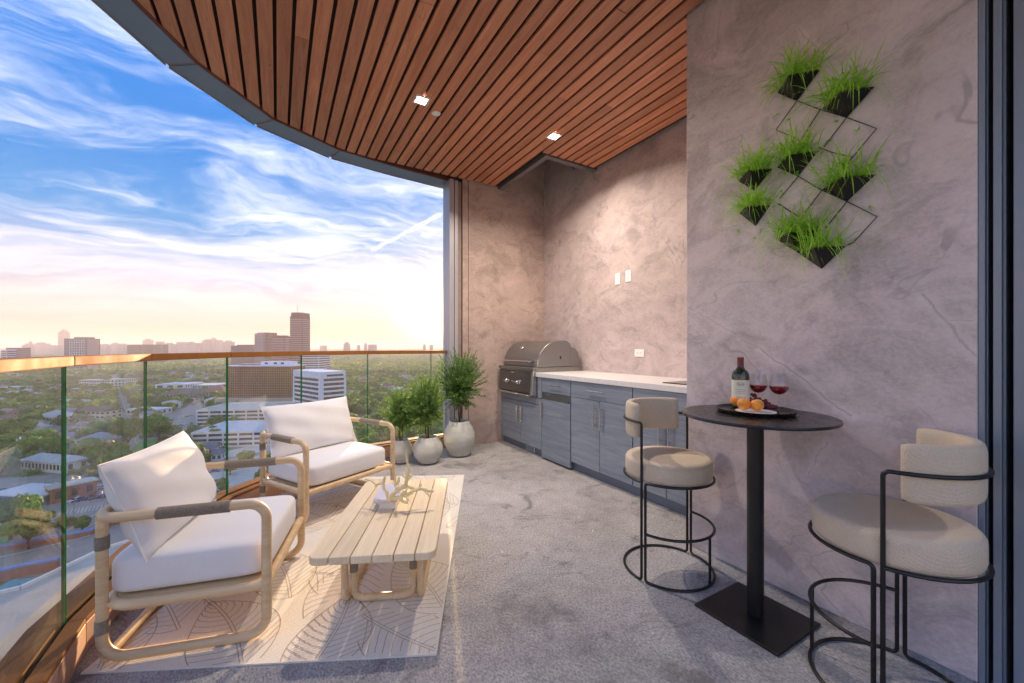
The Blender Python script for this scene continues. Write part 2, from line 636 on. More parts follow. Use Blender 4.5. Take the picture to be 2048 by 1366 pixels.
plaster('plaster_end', (0.58, 0.45, 0.40), [
    (at_y(975, 695, ENDY), at_y(1000, 660, ENDY), 0.006, 0.5),
    (at_y(950, 885, ENDY), at_y(990, 840, ENDY), 0.006, 0.7)], (5.1, 0.3, 2.9), (1, 0, 1))


def carpet():
    m, nt, b = new_mat('carpet')
    tc = coords(nt)
    big = nt.noise(tc, scale=1.1, detail=6, rough=0.62, dist=0.4)
    mid = nt.noise(tc, scale=7, detail=6, rough=0.7)
    fib = nt.noise(nt.mapping(tc, scale=(1, 0.55, 1), rot=(0, 0, R(35))), scale=130, detail=4, rough=0.75)
    fib2 = nt.noise(tc, scale=95, detail=3, rough=0.6)
    v = nt.math('ADD', nt.math('MULTIPLY', big, 0.45), nt.math('ADD', nt.math('MULTIPLY', mid, 0.3), nt.math('MULTIPLY', fib2, 0.25)))
    col = nt.ramp(v, [(0.34, lin(150, 146, 145)), (0.5, lin(194, 190, 188)), (0.66, lin(222, 218, 216))])
    col = nt.mix(nt.mrange(fib, 0.34, 0.60, 0.75, 0.0), col, lin(98, 96, 92))
    stain = nt.noise(nt.vmath('ADD', tc, (2.2, 5.5, 0)), scale=3.0, detail=7, rough=0.75, dist=0.9)
    col = nt.mix(nt.mrange(stain, 0.54, 0.66, 0.0, 0.75), col, lin(112, 110, 107))
    vor = nt.node('ShaderNodeTexVoronoi')
    nt.put(vor.inputs['Vector'], nt.vmath('ADD', tc, nt.vmath('SCALE', nt.noise(tc, scale=20, out='Color'), scale=0.08)))
    vor.inputs['Scale'].default_value = 6.5
    col = nt.mix(nt.mrange(vor.outputs['Distance'], 0.03, 0.075, 0.85, 0.0), col, lin(215, 213, 214))
    nt.put(b.inputs['Base Color'], col)
    b.inputs['Roughness'].default_value = 0.95
    b.inputs['Specular IOR Level'].default_value = 0.15
    bn = nt.node('ShaderNodeBump')
    bn.inputs['Strength'].default_value = 0.9
    bn.inputs['Distance'].default_value = 0.006
    nt.put(bn.inputs['Height'], nt.math('ADD', fib, nt.math('MULTIPLY', mid, 0.6)))
    nt.l.new(bn.outputs[0], b.inputs['Normal'])


carpet()
wood('slat_wood', lin(194, 118, 84), lin(228, 162, 126), 'Y', 0.5, 22, 0.20, 1.2, smudge=0.6)
wood('edge_wood', lin(96, 48, 38), lin(130, 70, 54), 'X', 0.5, 22, 0.1, 1.0)
wood('chair_wood', lin(204, 172, 128), lin(232, 206, 166), 'X', 0.42, 16, 0.05, 0.8)
wood('table_wood', lin(230, 206, 166), lin(246, 228, 194), 'X', 0.68, 18, 0.06, 0.8)
wood('cabinet', lin(120, 130, 144), lin(158, 166, 176), 'Y', 0.42, 20, 0.05, 1.4)
simple('cabinet_dark', lin(116, 124, 134), 0.5, var=0.1)
simple('gap_dark', (0.012, 0.011, 0.011), 0.9)
simple('slat_back', (0.035, 0.014, 0.010), 0.9, var=0.3)
simple('fascia_metal', lin(138, 156, 182), 0.45, metal=0.05, var=0.10, vscale=3, bump=0.05, bscale=200)
simple('seam_plate', lin(150, 132, 122), 0.5, var=0.15)
simple('notch_metal', lin(128, 124, 124), 0.45, metal=0.3, var=0.12, vscale=5)
simple('frame_metal', lin(134, 144, 156), 0.4, metal=0.2, var=0.10, vscale=4, stretch=(1, 1, 0.2))
simple('frame_black', (0.006, 0.006, 0.007), 0.5)
simple('post_metal', lin(176, 174, 182), 0.4, metal=0.2, var=0.08, vscale=4, stretch=(1, 1, 0.2))
simple('rail_metal', lin(146, 98, 54), 0.7, var=0.12, vscale=9, spec=0.12)
simple('curb', lin(186, 152, 134), 0.55, var=0.16, vscale=6, bump=0.1)
simple('stone_top', lin(226, 224, 222), 0.35, var=0.05, vscale=30)
simple('stone_edge', lin(238, 237, 236), 0.4)
simple('steel', lin(150, 150, 150), 0.36, metal=0.9, var=0.04, vscale=30, stretch=(1, 0.03, 1))
simple('steel_bright', lin(215, 215, 215), 0.2, metal=1.0)
simple('steel_dark', lin(120, 120, 122), 0.35, metal=0.9, var=0.1)
simple('black_metal', (0.008, 0.008, 0.008), 0.38, var=0.1)
simple('black_top', (0.018, 0.015, 0.014), 0.28, var=0.2, vscale=12)
simple('black_glass', (0.008, 0.008, 0.009), 0.12)
simple('planter_black', (0.010, 0.010, 0.010), 0.45, var=0.2)
simple('wire', (0.05, 0.05, 0.055), 0.4, metal=0.4)
simple('white_plastic', lin(240, 240, 240), 0.35)
simple('slot_dark', (0.03, 0.03, 0.03), 0.5)
simple('rope', lin(152, 140, 124), 0.85, var=0.22, vscale=120, bump=0.4, bscale=300)
fabric('white_linen', lin(234, 233, 233), 520, 0.25, 0.03)
fabric('boucle', lin(216, 200, 174), 260, 1.0, 0.10)
fabric('twill', lin(222, 204, 176), 300, 1.0, 0.08)
fabric('rug', lin(240, 233, 218), 380, 0.6, 0.05)
simple('rug_line', lin(190, 170, 142), 0.95, var=0.1, vscale=60)
simple('pot_glaze', lin(190, 192, 184), 0.42, var=0.18, vscale=6, bump=0.05, bscale=60, stretch=(1, 1, 2.5))
simple('soil', (0.05, 0.035, 0.025), 0.95, var=0.3, bump=0.5)
simple('bark', lin(92, 74, 58), 0.9, var=0.3, vscale=40, bump=0.4)
simple('coral', lin(242, 224, 172), 0.7, var=0.08, vscale=40, bump=0.25, bscale=120)
simple('book_white', lin(236, 232, 228), 0.6)
simple('book_lilac', lin(206, 200, 214), 0.55, var=0.05)
simple('book_tan', lin(196, 160, 136), 0.6)
simple('pages', lin(232, 226, 212), 0.8, var=0.06, vscale=300, stretch=(0.05, 0.05, 1))
simple('bottle_label', lin(226, 226, 206), 0.7, var=0.03)
simple('label_ink', lin(120, 128, 116), 0.7)
simple('capsule', lin(128, 66, 62), 0.35, var=0.1)
simple('grape', lin(120, 44, 58), 0.3, rnd=0.25, var=0.2, vscale=60)
simple('grape_stem', lin(110, 100, 60), 0.8)
simple('plate', lin(236, 234, 230), 0.4)
simple('brand_ink', lin(60, 60, 62), 0.5)


def leafy(name, c0, c1, trans=0.25, rnd=0.2, nscale=8.0):
    m, nt, b = new_mat(name)
    tc = coords(nt)
    n = nt.noise(tc, scale=nscale, detail=3)
    col = nt.ramp(n, [(0.3, c0), (0.7, c1)])
    if rnd:
        oi = nt.node('ShaderNodeObjectInfo').outputs['Random']
        col = nt.mix(1.0, col, nt.ramp(oi, [(0, (1 - rnd, 1 - rnd * 0.6, 1 - rnd)), (1, (1 + rnd, 1 + rnd * 0.6, 1 + rnd * 0.3))]), 'MULTIPLY')
    nt.put(b.inputs['Base Color'], col)
    b.inputs['Roughness'].default_value = 0.6
    b.inputs['Specular IOR Level'].default_value = 0.2
    tr = nt.node('ShaderNodeBsdfTranslucent')
    nt.put(tr.inputs['Color'], col)
    mx = nt.node('ShaderNodeMixShader')
    mx.inputs[0].default_value = trans
    nt.l.new(b.outputs[0], mx.inputs[1])
    nt.l.new(tr.outputs[0], mx.inputs[2])
    nt.l.new(mx.outputs[0], nt.n['Material Output'].inputs['Surface'])


leafy('grass_lime', lin(150, 206, 60), lin(200, 240, 110), 0.4, 0.05, 40)
leafy('shrub_leaf', lin(84, 122, 62), lin(142, 176, 98), 0.3, 0.12, 30)
leafy('tree_leaf', lin(84, 124, 54), lin(140, 174, 84), 0.35, 0.28, 0.25)
leafy('wood_leaf', lin(92, 126, 60), lin(152, 174, 94), 0.35, 0.0, 0.02)
leafy('lawn', lin(86, 140, 52), lin(110, 170, 66), 0.0, 0.0, 0.2)


def peach_mat():
    m, nt, b = new_mat('peach')
    tc = coords(nt, 'Generated')
    n = nt.noise(tc, scale=2.6, detail=3)
    col = nt.ramp(n, [(0.38, lin(236, 128, 44)), (0.55, lin(244, 168, 56)), (0.7, lin(250, 196, 86))])
    nt.put(b.inputs['Base Color'], col)
    b.inputs['Roughness'].default_value = 0.6
    b.inputs['Sheen Weight'].default_value = 0.2


peach_mat()


def clear_glass(name, tint, refl=1.0, rough=0.0):
    m, nt, b = new_mat(name)
    nt.n.remove(b)
    tr = nt.node('ShaderNodeBsdfTransparent')
    tr.inputs[0].default_value = (*tint, 1)
    gl = nt.node('ShaderNodeBsdfGlossy')
    gl.inputs['Roughness'].default_value = rough
    lw = nt.node('ShaderNodeLayerWeight')
    fac = nt.math('ADD', nt.math('MULTIPLY', nt.math('POWER', lw.outputs['Facing'], 4.0), 0.75), 0.04)
    mx = nt.node('ShaderNodeMixShader')
    nt.put(mx.inputs[0], nt.math('MULTIPLY', fac, refl))
    nt.l.new(tr.outputs[0], mx.inputs[1])
    nt.l.new(gl.outputs[0], mx.inputs[2])
    nt.l.new(mx.outputs[0], nt.n['Material Output'].inputs['Surface'])


clear_glass('pane', (0.985, 0.993, 0.982), 0.7)
clear_glass('goblet', (0.97, 0.97, 0.97), 1.0)


def solid_glass(name, col, rough=0.02, ior=1.45, trans=1.0):
    m, nt, b = new_mat(name)
    b.inputs['Base Color'].default_value = (*col[:3], 1)
    b.inputs['Roughness'].default_value = rough
    b.inputs['Transmission Weight'].default_value = trans
    b.inputs['IOR'].default_value = ior


leafy('pane_edge', lin(20, 92, 52), lin(30, 100, 58), 0.25, 0.0, 3)
simple('wine', (0.30, 0.012, 0.022), 0.05, spec=0.8)
simple('bottle_glass', (0.012, 0.030, 0.014), 0.06, spec=0.9)


def emitter(name, col, strength):
    m, nt, b = new_mat(name)
    nt.n.remove(b)
    e = nt.node('ShaderNodeEmission')
    e.inputs[0].default_value = (*col, 1)
    e.inputs[1].default_value = strength
    nt.l.new(e.outputs[0], nt.n['Material Output'].inputs['Surface'])


emitter('lamp_lens', (1.0, 0.86, 0.72), 6.0)


def city_ground():
    m, nt, b = new_mat('city_ground')
    tc = coords(nt)
    n1 = nt.noise(tc, scale=0.012, detail=6, rough=0.65)
    n2 = nt.noise(tc, scale=0.11, detail=5, rough=0.7)
    n3 = nt.noise(tc, scale=0.9, detail=3, rough=0.7)
    col = nt.ramp(n2, [(0.3, lin(100, 112, 70)), (0.46, lin(128, 132, 90)), (0.56, lin(166, 156, 126)), (0.7, lin(196, 186, 164))])
    col = nt.mix(nt.mrange(n1, 0.42, 0.6, 0.0, 0.55), col, lin(96, 100, 64))
    col = nt.mix(nt.mrange(n3, 0.3, 0.7, 0.25, 0.0), col, lin(60, 62, 44))
    nt.put(b.inputs['Base Color'], col)
    b.inputs['Roughness'].default_value = 0.95


city_ground()
simple('asphalt', lin(158, 148, 130), 0.9, var=0.14, vscale=0.15)
simple('yard_paving', lin(168, 154, 134), 0.9, var=0.16, vscale=0.12)
simple('concrete_lot', lin(200, 190, 168), 0.9, var=0.12, vscale=0.2)
simple('podium_roof', lin(186, 178, 158), 0.7, var=0.10, vscale=0.25, stretch=(1, 3, 1))
simple('road_line', lin(220, 218, 210), 0.8)
simple('kerb_blue', lin(120, 150, 196), 0.7)
simple('garage_white', lin(226, 222, 214), 0.8, var=0.06, vscale=0.3)
simple('garage_deck', lin(206, 206, 198), 0.8, var=0.08, vscale=0.2)
simple('garage_shade', (0.03, 0.03, 0.035), 0.9)
simple('bronze_glass', lin(140, 104, 70), 0.18, metal=0.5, var=0.22, vscale=0.06)
simple('bronze_mullion', lin(168, 138, 104), 0.5)
simple('white_cladding', lin(232, 232, 236), 0.6, var=0.04, vscale=0.2)
simple('brown_glazing', lin(120, 98, 80), 0.25, metal=0.3, var=0.15, vscale=0.2)
simple('grey_glass', lin(92, 100, 116), 0.2, metal=0.3, var=0.1, vscale=0.1)
simple('tower_pink', lin(132, 84, 70), 0.7, var=0.06, vscale=0.05)
simple('tower_band', lin(196, 160, 146), 0.7)
simple('tower_grey', lin(168, 146, 142), 0.8, var=0.06, vscale=0.05)
simple('brick', lin(172, 110, 86), 0.9, var=0.15, vscale=0.6)
simple('teal_roof', lin(60, 150, 150), 0.5, var=0.08)
simple('teal_wall', lin(70, 116, 140), 0.6, var=0.1, vscale=0.4)
simple('pool_blue', lin(70, 120, 200), 0.5)
for nm, c in (('roof_brown', (124, 104, 92)), ('roof_grey', (148, 148, 148)), ('roof_blue', (190, 190, 182)), ('roof_red', (168, 104, 82)),
              ('roof_tan', (168, 150, 124)), ('roof_slate', (118, 118, 120)), ('roof_white', (222, 220, 214))):
    simple(nm, lin(*c), 0.85, var=0.14, vscale=0.5, bump=0.2, bscale=3)
for nm, c in (('wall_white', (232, 228, 218)), ('wall_cream', (222, 206, 176)), ('wall_beige', (198, 180, 154)), ('wall_pink', (206, 162, 140)), ('wall_mint', (206, 222, 222))):
    simple(nm, lin(*c), 0.85, var=0.06, vscale=0.4)
simple('window_dark', lin(60, 66, 76), 0.15, spec=0.8)
simple('car_white', lin(232, 232, 232), 0.25, coat=0.5)
simple('car_grey', lin(120, 124, 130), 0.25, coat=0.5)
simple('car_red', lin(160, 44, 40), 0.25, coat=0.5)
simple('car_blue', lin(60, 90, 140), 0.25, coat=0.5)
simple('tyre', (0.02, 0.02, 0.02), 0.8)
# ------------------------------------------------------------------ balcony shell
CEIL = 3.17
BACKY = -0.6       # where the modelled balcony ends behind the camera
GL = [(-0.64, -0.6), (-0.665, 0.9), (-0.70, 2.17), (-0.609, 2.83), (-0.309, 3.47), (0.182, 4.02), (0.82, 4.42), (1.545, 4.51), (1.735, 4.515)]
FI = [(-0.93, -0.6), (-0.95, 1.2), (-0.90, 2.45), (-0.72, 3.08), (-0.495, 3.53), (-0.04, 4.06), (0.538, 4.36), (1.15, 4.455), (1.80, 4.51)]
GL = [Vector((*p, 0)) for p in GL]
FI = [Vector((*p, 0)) for p in FI]


def offset_poly(pts, d):
    """shift an open polyline to its left (outward) by d"""
    out = []
    for i, p in enumerate(pts):
        a = (p - pts[i - 1]).normalized() if i else (pts[1] - p).normalized()
        b = (pts[i + 1] - p).normalized() if i < len(pts) - 1 else a
        na, nb = Vector((-a.y, a.x, 0)), Vector((-b.y, b.x, 0))
        n = (na + nb).normalized()
        out.append(p + n * (d / max(0.3, n.dot(na))))
    return out


GO = offset_poly(GL, 0.30)
GE = offset_poly(GL, 0.02)
mb = MB()
poly = [(p.x, p.y) for p in GE] + [(3.4, 4.75), (3.4, BACKY)]
mb.prism(poly[::-1], -0.32, 0.0)
FLOOR = tag(mb.build('balcony_floor', 'carpet', smooth=0), 'grey worn carpet covering the balcony floor', kind='structure')

for i in range(len(GL) - 1):
    mb = MB()
    mb.prism([(p.x, p.y) for p in (GE[i], GE[i + 1], GO[i + 1], GO[i])], -0.32, -0.004)
    mb.build('slab_edge', 'concrete_lot', FLOOR, smooth=0)

# ceiling: dark backing with every slat a board of its own
ceil = empty('ceiling', (0, 0, CEIL), label='curved ceiling of reddish wooden slats over the balcony', kind='structure')
mb = MB()
poly = [(p.x, p.y) for p in FI] + [(1.80, 4.62), (2.38, 4.62), (2.38, 3.38), (3.3, 3.38), (3.3, BACKY)]
mb.prism(poly[::-1], 0.030, 0.06)
mb.build('backing', 'slat_back', ceil, smooth=0)


def edge_y(x):
    best = 9
    for a, b in zip(FI[:-1], FI[1:]):
        if a.x <= x <= b.x and b.x > a.x and a.y > 2.0:
            best = a.y + (b.y - a.y) * (x - a.x) / (b.x - a.x)
    return best


PITCH = 0.1016
x0 = 0.0855 + 0.011 - PITCH * 9
k = 0
while True:
    a = x0 + k * PITCH
    b = a + PITCH - 0.021
    k += 1
    if b > 3.075:
        break
    ya = min(edge_y(max(a, -0.90)), 4.405) - 0.03
    yb = min(edge_y(b), 4.405) - 0.03
    start = BACKY
    if b > NEARX - 0.01:
        start = 1.56
    if a < 2.385 < b:
        ya = yb = 3.37
    if a > 2.376:
        ya = yb = 3.37
    # split into boards with a butt joint here and there
    cuts = [start]
    if k % 2 == 0:
        cuts.append(random.uniform(1.2, 3.0) if start < 1 else random.uniform(2.2, 3.0))
    for ci, c0 in enumerate(cuts):
        last = ci == len(cuts) - 1
        e0 = ya if last else cuts[ci + 1] - 0.0015
        e1 = yb if last else cuts[ci + 1] - 0.0015
        dz = random.uniform(-0.001, 0.001)
        mb = MB()
        mb.prism([(a, c0), (b, c0), (b, e1), (a, e0)], 0.0 + dz, 0.019 + dz)
        mb.build('slat', 'slat_wood', ceil, smooth=0, bevel=0.0015, bseg=1)
# thin wooden border under the slat ends
IN = offset_poly(FI, -0.026)
for i in range(2, len(FI) - 1):
    mb = MB()
    mb.prism([(FI[i].x, FI[i].y), (IN[i].x, IN[i].y), (IN[i + 1].x, IN[i + 1].y), (FI[i + 1].x, FI[i + 1].y)], -0.006, 0.028)
    mb.build('border_strip', 'edge_wood', ceil, smooth=0)

# metal trim round the slab edge
trim = empty('ceiling_edge_trim', (0, 0, CEIL), label='blue grey metal trim curving along the outer edge of the ceiling', cat='trim')
FO = offset_poly(FI, 0.205)
segs = [(0, 2), (2, 4), (4, 5), (5, 6), (6, 8)]
for (i, j) in segs:
    for q in range(i, j):
        a, b, c, d = FI[q], FI[q + 1], FO[q + 1], FO[q]
        ga = 0.012 if q == i and i else 0.0
        gb = 0.012 if q + 1 == j and j < 8 else 0.0
        L = (b - a).length
        a2, b2 = a.lerp(b, ga / L), b.lerp(a, gb / L)
        d2, c2 = d.lerp(c, ga / L), c.lerp(d, gb / L)
        mb = MB()
        mb.prism([(p.x, p.y) for p in (a2, b2, c2, d2)], -0.010, 0.40)
        mb.build('trim_panel', 'fascia_metal', trim, smooth=0, bevel=0.002, bseg=1)
        lip = offset_poly([d2, c2], 0.006)
        mb = MB()
        mb.prism([(p.x, p.y) for p in (d2, c2, lip[1], lip[0])], -0.022, 0.39)
        mb.build('drip_edge', 'post_metal', trim, smooth=0)
for q in (2, 4, 5, 6):
    a, b = FI[q], FO[q]
    tdir = (b - a).normalized()
    sd = Vector((-tdir.y, tdir.x, 0)) * 0.02
    mb = MB()
    ps = [a + sd, a - sd, b - sd, b + sd]
    mb.prism([(p.x, p.y) for p in ps[::-1]], -0.0045, 0.3)
    mb.build('seam_plate', 'seam_plate', trim, smooth=0)

# exhaust opening in the ceiling over the grill
mb = MB()
nx0, nx1, ny0, ny1 = 2.385, 3.082, 3.385, 4.416
notch = empty('exhaust_opening', (nx0, ny0, CEIL), label='square dark exhaust opening with grey metal rim in the ceiling above the grill', cat='vent opening')
mb.box(0, 0, -0.012, 0.06, ny1 - ny0, 0.0).box(0.0605, 0, -0.012, nx1 - nx0, 0.06, 0.0)
mb.box(0, 0, 0.0005, 0.015, ny1 - ny0, 0.11).box(0.0155, 0, 0.0005, nx1 - nx0, 0.015, 0.11)
mb.build('rim', 'notch_metal', notch, smooth=0)
mb = MB()
mb.box(0.015, 0.015, 0.50, nx1 - nx0, ny1 - ny0, 0.52)
mb.box(0.016, 0.016, 0.112, 0.03, ny1 - ny0, 0.50)
mb.box(0.03, 0.016, 0.112, nx1 - nx0, 0.03, 0.50)
mb.build('duct_lining', 'gap_dark', notch, smooth=0)
mb = MB()
mb.box(0.20, 0.10, 0.02, 0.22, 0.12, 0.34)
mb.tube([(0.21, 0.11, 0.33), (0.62, 0.30, 0.10)], 0.013, 6)
mb.tube([(0.21, 0.11, 0.05), (0.62, 0.30, 0.10)], 0.013, 6)
mb.build('hanger_bracket', 'notch_metal', notch)

# walls
mb = MB()
mb.box(NEARX, 0.388, 0, 3.4, 1.55, 3.6)
tag(mb.build('wall', 'plaster_near', smooth=0, bevel=0.004), 'large pinkish grey plaster wall carrying the hanging plants behind the bar table', 'wall')
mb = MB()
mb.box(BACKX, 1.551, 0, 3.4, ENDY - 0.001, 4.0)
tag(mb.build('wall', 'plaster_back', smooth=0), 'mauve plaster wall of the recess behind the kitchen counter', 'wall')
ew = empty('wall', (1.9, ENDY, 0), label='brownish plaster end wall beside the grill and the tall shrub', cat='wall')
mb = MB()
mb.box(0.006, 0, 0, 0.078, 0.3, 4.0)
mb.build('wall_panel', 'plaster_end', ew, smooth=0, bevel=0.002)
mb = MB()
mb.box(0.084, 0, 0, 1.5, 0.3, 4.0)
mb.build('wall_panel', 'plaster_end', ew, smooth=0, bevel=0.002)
mb = MB()
mb.box(0.0, 0.012, 0, 0.09, 0.28, 3.99)
mb.build('joint_filler', 'gap_dark', ew, smooth=0)

post = empty('metal_post', (1.735, ENDY, 0), label='grey metal corner post between the open sky and the end wall', cat='post')
mb = MB(); mb.box(0, -0.012, 0, 0.058, 0.20, CEIL - 0.013); mb.build('outer_profile', 'post_metal', post, smooth=0, bevel=0.003)
mb = MB(); mb.box(0.060, 0.012, 0, 0.066, 0.20, CEIL - 0.013); mb.build('groove', 'frame_black', post, smooth=0)
mb = MB(); mb.box(0.068, -0.004, 0, 0.112, 0.20, CEIL - 0.013); mb.build('inner_profile', 'post_metal', post, smooth=0, bevel=0.003)
mb = MB(); mb.box(0.114, 0.02, 0, 0.164, 0.20, CEIL - 0.013); mb.build('return_strip', 'seam_plate', post, smooth=0)

# sliding door frame at the right edge and the glazed door behind the camera
dr = empty('sliding_door', (NEARX, 0.388, 0), label='dark grey metal sliding door frame at the right end of the plaster wall', cat='door')
for (ya, yb, xf, mat, nm) in ((-0.016, -0.001, 0.002, 'frame_metal', 'jamb_profile'), (-0.0215, -0.0165, 0.018, 'frame_metal', 'jamb_step'),
                              (-0.034, -0.022, 0.10, 'frame_black', 'track_groove'), (-0.053, -0.0345, 0.004, 'frame_metal', 'jamb_profile'),
                              (-0.061, -0.0535, 0.02, 'frame_metal', 'jamb_step'), (-0.078, -0.0615, 0.12, 'frame_black', 'track_groove'),
                              (-0.19, -0.0785, 0.006, 'frame_metal', 'door_stile')):
    mb = MB()
    mb.box(xf, ya, 0, 0.3, yb, CEIL - 0.002)
    mb.build(nm, mat, dr, smooth=0, bevel=0.0012, bseg=1)
mb = MB(); mb.box(0.03, -0.98, 0.09, 0.05, -0.192, 2.95); mb.build('door_pane', 'grey_glass', dr, smooth=0)
mb = MB(); mb.box(0.006, -0.98, 0, 0.08, -0.192, 0.088); mb.build('bottom_rail', 'frame_metal', dr, smooth=0)
mb = MB(); mb.box(0.006, -0.98, 2.952, 0.08, -0.192, CEIL - 0.002); mb.build('top_rail', 'frame_metal', dr, smooth=0)

# railing: curb, glass panes, handrail, one piece per straight run
rail = empty('glass_railing', (0, 0, 0), label='curved glass railing with bronze handrail along the balcony edge', cat='railing')
CURB = 0.135
CI, CO = offset_poly(GL, -0.062), offset_poly(GL, 0.10)
PI_, PO = offset_poly(GL, -0.0055), offset_poly(GL, 0.0055)
HI, HO = offset_poly(GL, -0.030), offset_poly(GL, 0.030)
CH1, CH2 = offset_poly(GL, -0.0085), offset_poly(GL, 0.0085)
CB1, CB2 = offset_poly(GL, -0.060), offset_poly(GL, 0.098)
for i in range(len(GL) - 1):
    def quad(A, B, g=0.0):
        L = (GL[i + 1] - GL[i]).length
        f = g / L
        return [(p.x, p.y) for p in (A[i].lerp(A[i + 1], f), A[i + 1].lerp(A[i], f), B[i + 1].lerp(B[i], f), B[i].lerp(B[i + 1], f))]
    mb = MB(); mb.prism(quad(CI, CO, 0.0012), 0.0005, CURB - 0.02); mb.build('curb', 'curb', rail, smooth=0, bevel=0.002, bseg=1)
    mb = MB(); mb.prism(quad(CI, CH1, 0.0008), CURB - 0.0195, CURB); mb.build('curb_cap', 'rail_metal', rail, smooth=0, bevel=0.002, bseg=1)
    mb = MB(); mb.prism(quad(CH2, CO, 0.0008), CURB - 0.0195, CURB + 0.004); mb.build('curb_cap', 'rail_metal', rail, smooth=0, bevel=0.002, bseg=1)
    # pane: clear faces, green end faces
    q = quad(PI_, PO, 0.004)
    vs = [(x, y, CURB - 0.019) for x, y in q] + [(x, y, 1.110) for x, y in q]
    mb = MB()
    mb.add(vs, [(0, 1, 5, 4), (2, 3, 7, 6)], 0)
    mb.add(vs, [(1, 2, 6, 5), (3, 0, 4, 7), (4, 5, 6, 7), (0, 3, 2, 1)], 1)
    mb.build('glass_pane', ['pane', 'pane_edge'], rail, smooth=0)
    mb = MB(); mb.prism(quad(HI, HO, 0.0006), 1.109, 1.147); mb.build('handrail', 'rail_metal', rail, smooth=0, bevel=0.004, bseg=2)

# ------------------------------------------------------------------ lamps and fittings on the ceiling
def downlight(u, v, label):
    p = at_z(u, v, CEIL)
    t = empty('downlight', (p.x, p.y, CEIL), label=label, cat='ceiling light', group='recessed square ceiling lights')
    s, f = 0.040, 0.058
    mb = MB()
    for (a, b, c, d) in ((-f, -f, f, -s), (-f, s, f, f), (-f, -s, -s, s), (s, -s, f, s)):
        mb.box(a, b, -0.006, c, d, -0.0015)
    mb.build('trim_frame', 'white_plastic', t, smooth=0)
    mb = MB(); mb.box(-s + 0.0005, -s + 0.0005, -0.0045, s - 0.0005, s - 0.0005, -0.002); mb.build('lens', 'lamp_lens', t, smooth=0)
    ld = bpy.data.lights.new('lamp', 'AREA')
    ld.shape = 'SQUARE'
    ld.size = 0.075
    ld.energy = LAMP_W
    ld.spread = R(150)
    ld.color = (1.0, 0.86, 0.72)
    lo = bpy.data.objects.new('lamp', ld)
    COL.objects.link(lo)
    lo.parent = t
    lo.location = (0, 0, -0.010)
    return t


LAMP_W = 3.6
downlight(843, 200, 'lit square downlight beside the round white disc in the wooden ceiling')
downlight(1108, 272, 'lit square downlight nearest the exhaust opening in the wooden ceiling')
p = at_z(872, 225, CEIL)
mb = MB()
mb.lathe([(0.036, 0.0), (0.038, -0.004), (0.036, -0.010), (0.028, -0.014), (0.0, -0.015)], 28)
tag(mb.build('sprinkler_cover', 'white_plastic', loc=(p.x, p.y, CEIL - 0.0015)), 'small round white sprinkler cover in the ceiling beside a downlight', 'sprinkler')

# ------------------------------------------------------------------ switches and outlet on the recess wall
def plate_on_wall(name, u, v, w, h, label, cat, kind):
    p = at_x(u, v, BACKX)
    t = empty(name, (BACKX, p.y, p.z), label=label, cat=cat)
    mb = MB(); mb.box(-0.006, -w / 2, -h / 2, -0.0005, w / 2, h / 2); mb.build('cover_plate', 'white_plastic', t, smooth=0, bevel=0.002)
    if kind == 'switch':
        mb = MB(); mb.box(-0.010, -0.016, -0.033, -0.0062, 0.016, 0.033); mb.build('rocker', 'white_plastic', t, smooth=0, bevel=0.002)
    else:
        for k in (-1, 1):
            cx, cz = (0, 0.02 * k) if h > w else (0.02 * k, 0)
            mb = MB(); mb.box(-0.008, cx - 0.014, cz - 0.014, -0.0062, cx + 0.014, cz + 0.014)
            s = mb.build('socket', 'white_plastic', t, smooth=0, bevel=0.003)
            mb = MB()
            for dy in (-0.006, 0.006):
                mb.box(-0.0085, cx + dy - 0.0015, cz - 0.005, -0.0081, cx + dy + 0.0015, cz + 0.006)
            mb.build('slot', 'slot_dark', s, smooth=0)


plate_on_wall('light_switch', 1236, 558, 0.072, 0.118, 'white light switch plate, left of the two plates high on the recess wall', 'switch', 'switch')
plate_on_wall('wall_outlet', 1257, 552, 0.072, 0.118, 'white upright socket plate beside the light switch on the recess wall', 'outlet', 'outlet')
plate_on_wall('wall_outlet', 1279, 706, 0.118, 0.074, 'white sideways socket plate low over the kitchen counter', 'outlet', 'outlet')

# ------------------------------------------------------------------ kitchen counter
FX = 2.425                       # front plane of the doors
kit = empty('kitchen_counter', (FX, ENDY, 0), label='blue grey outdoor kitchen counter with pale stone top along the recess', cat='kitchen counter')


def K(y):
    return y - ENDY


G0, G1 = 4.385, 3.60            # grill bay between these y
mb = MB()
mb.box(0.022, K(1.552), 0.085, BACKX - FX - 0.002, K(3.598), 0.864)
mb.box(0.022, K(3.6), 0.085, BACKX - FX - 0.002, -0.003, 0.63)
mb.build('carcass', 'cabinet_dark', kit, smooth=0)
mb = MB(); mb.box(0.05, K(1.552), 0.0, BACKX - FX - 0.004, -0.003, 0.083); mb.build('toe_kick', 'cabinet_dark', kit, smooth=0)
mb = MB(); mb.box(0.0, K(4.386), 0.085, 0.021, -0.003, 0.905); mb.build('filler_panel', 'cabinet', kit, smooth=0, bevel=0.001)
mb = MB(); mb.box(0.0, K(3.52), 0.640, 0.021, K(3.598), 0.864); mb.build('filler_panel', 'cabinet', kit, smooth=0, bevel=0.001)
mb = MB(); mb.box(0.0, K(3.52), 0.565, 0.021, K(4.383), 0.632); mb.build('apron_panel', 'cabinet', kit, smooth=0, bevel=0.001)


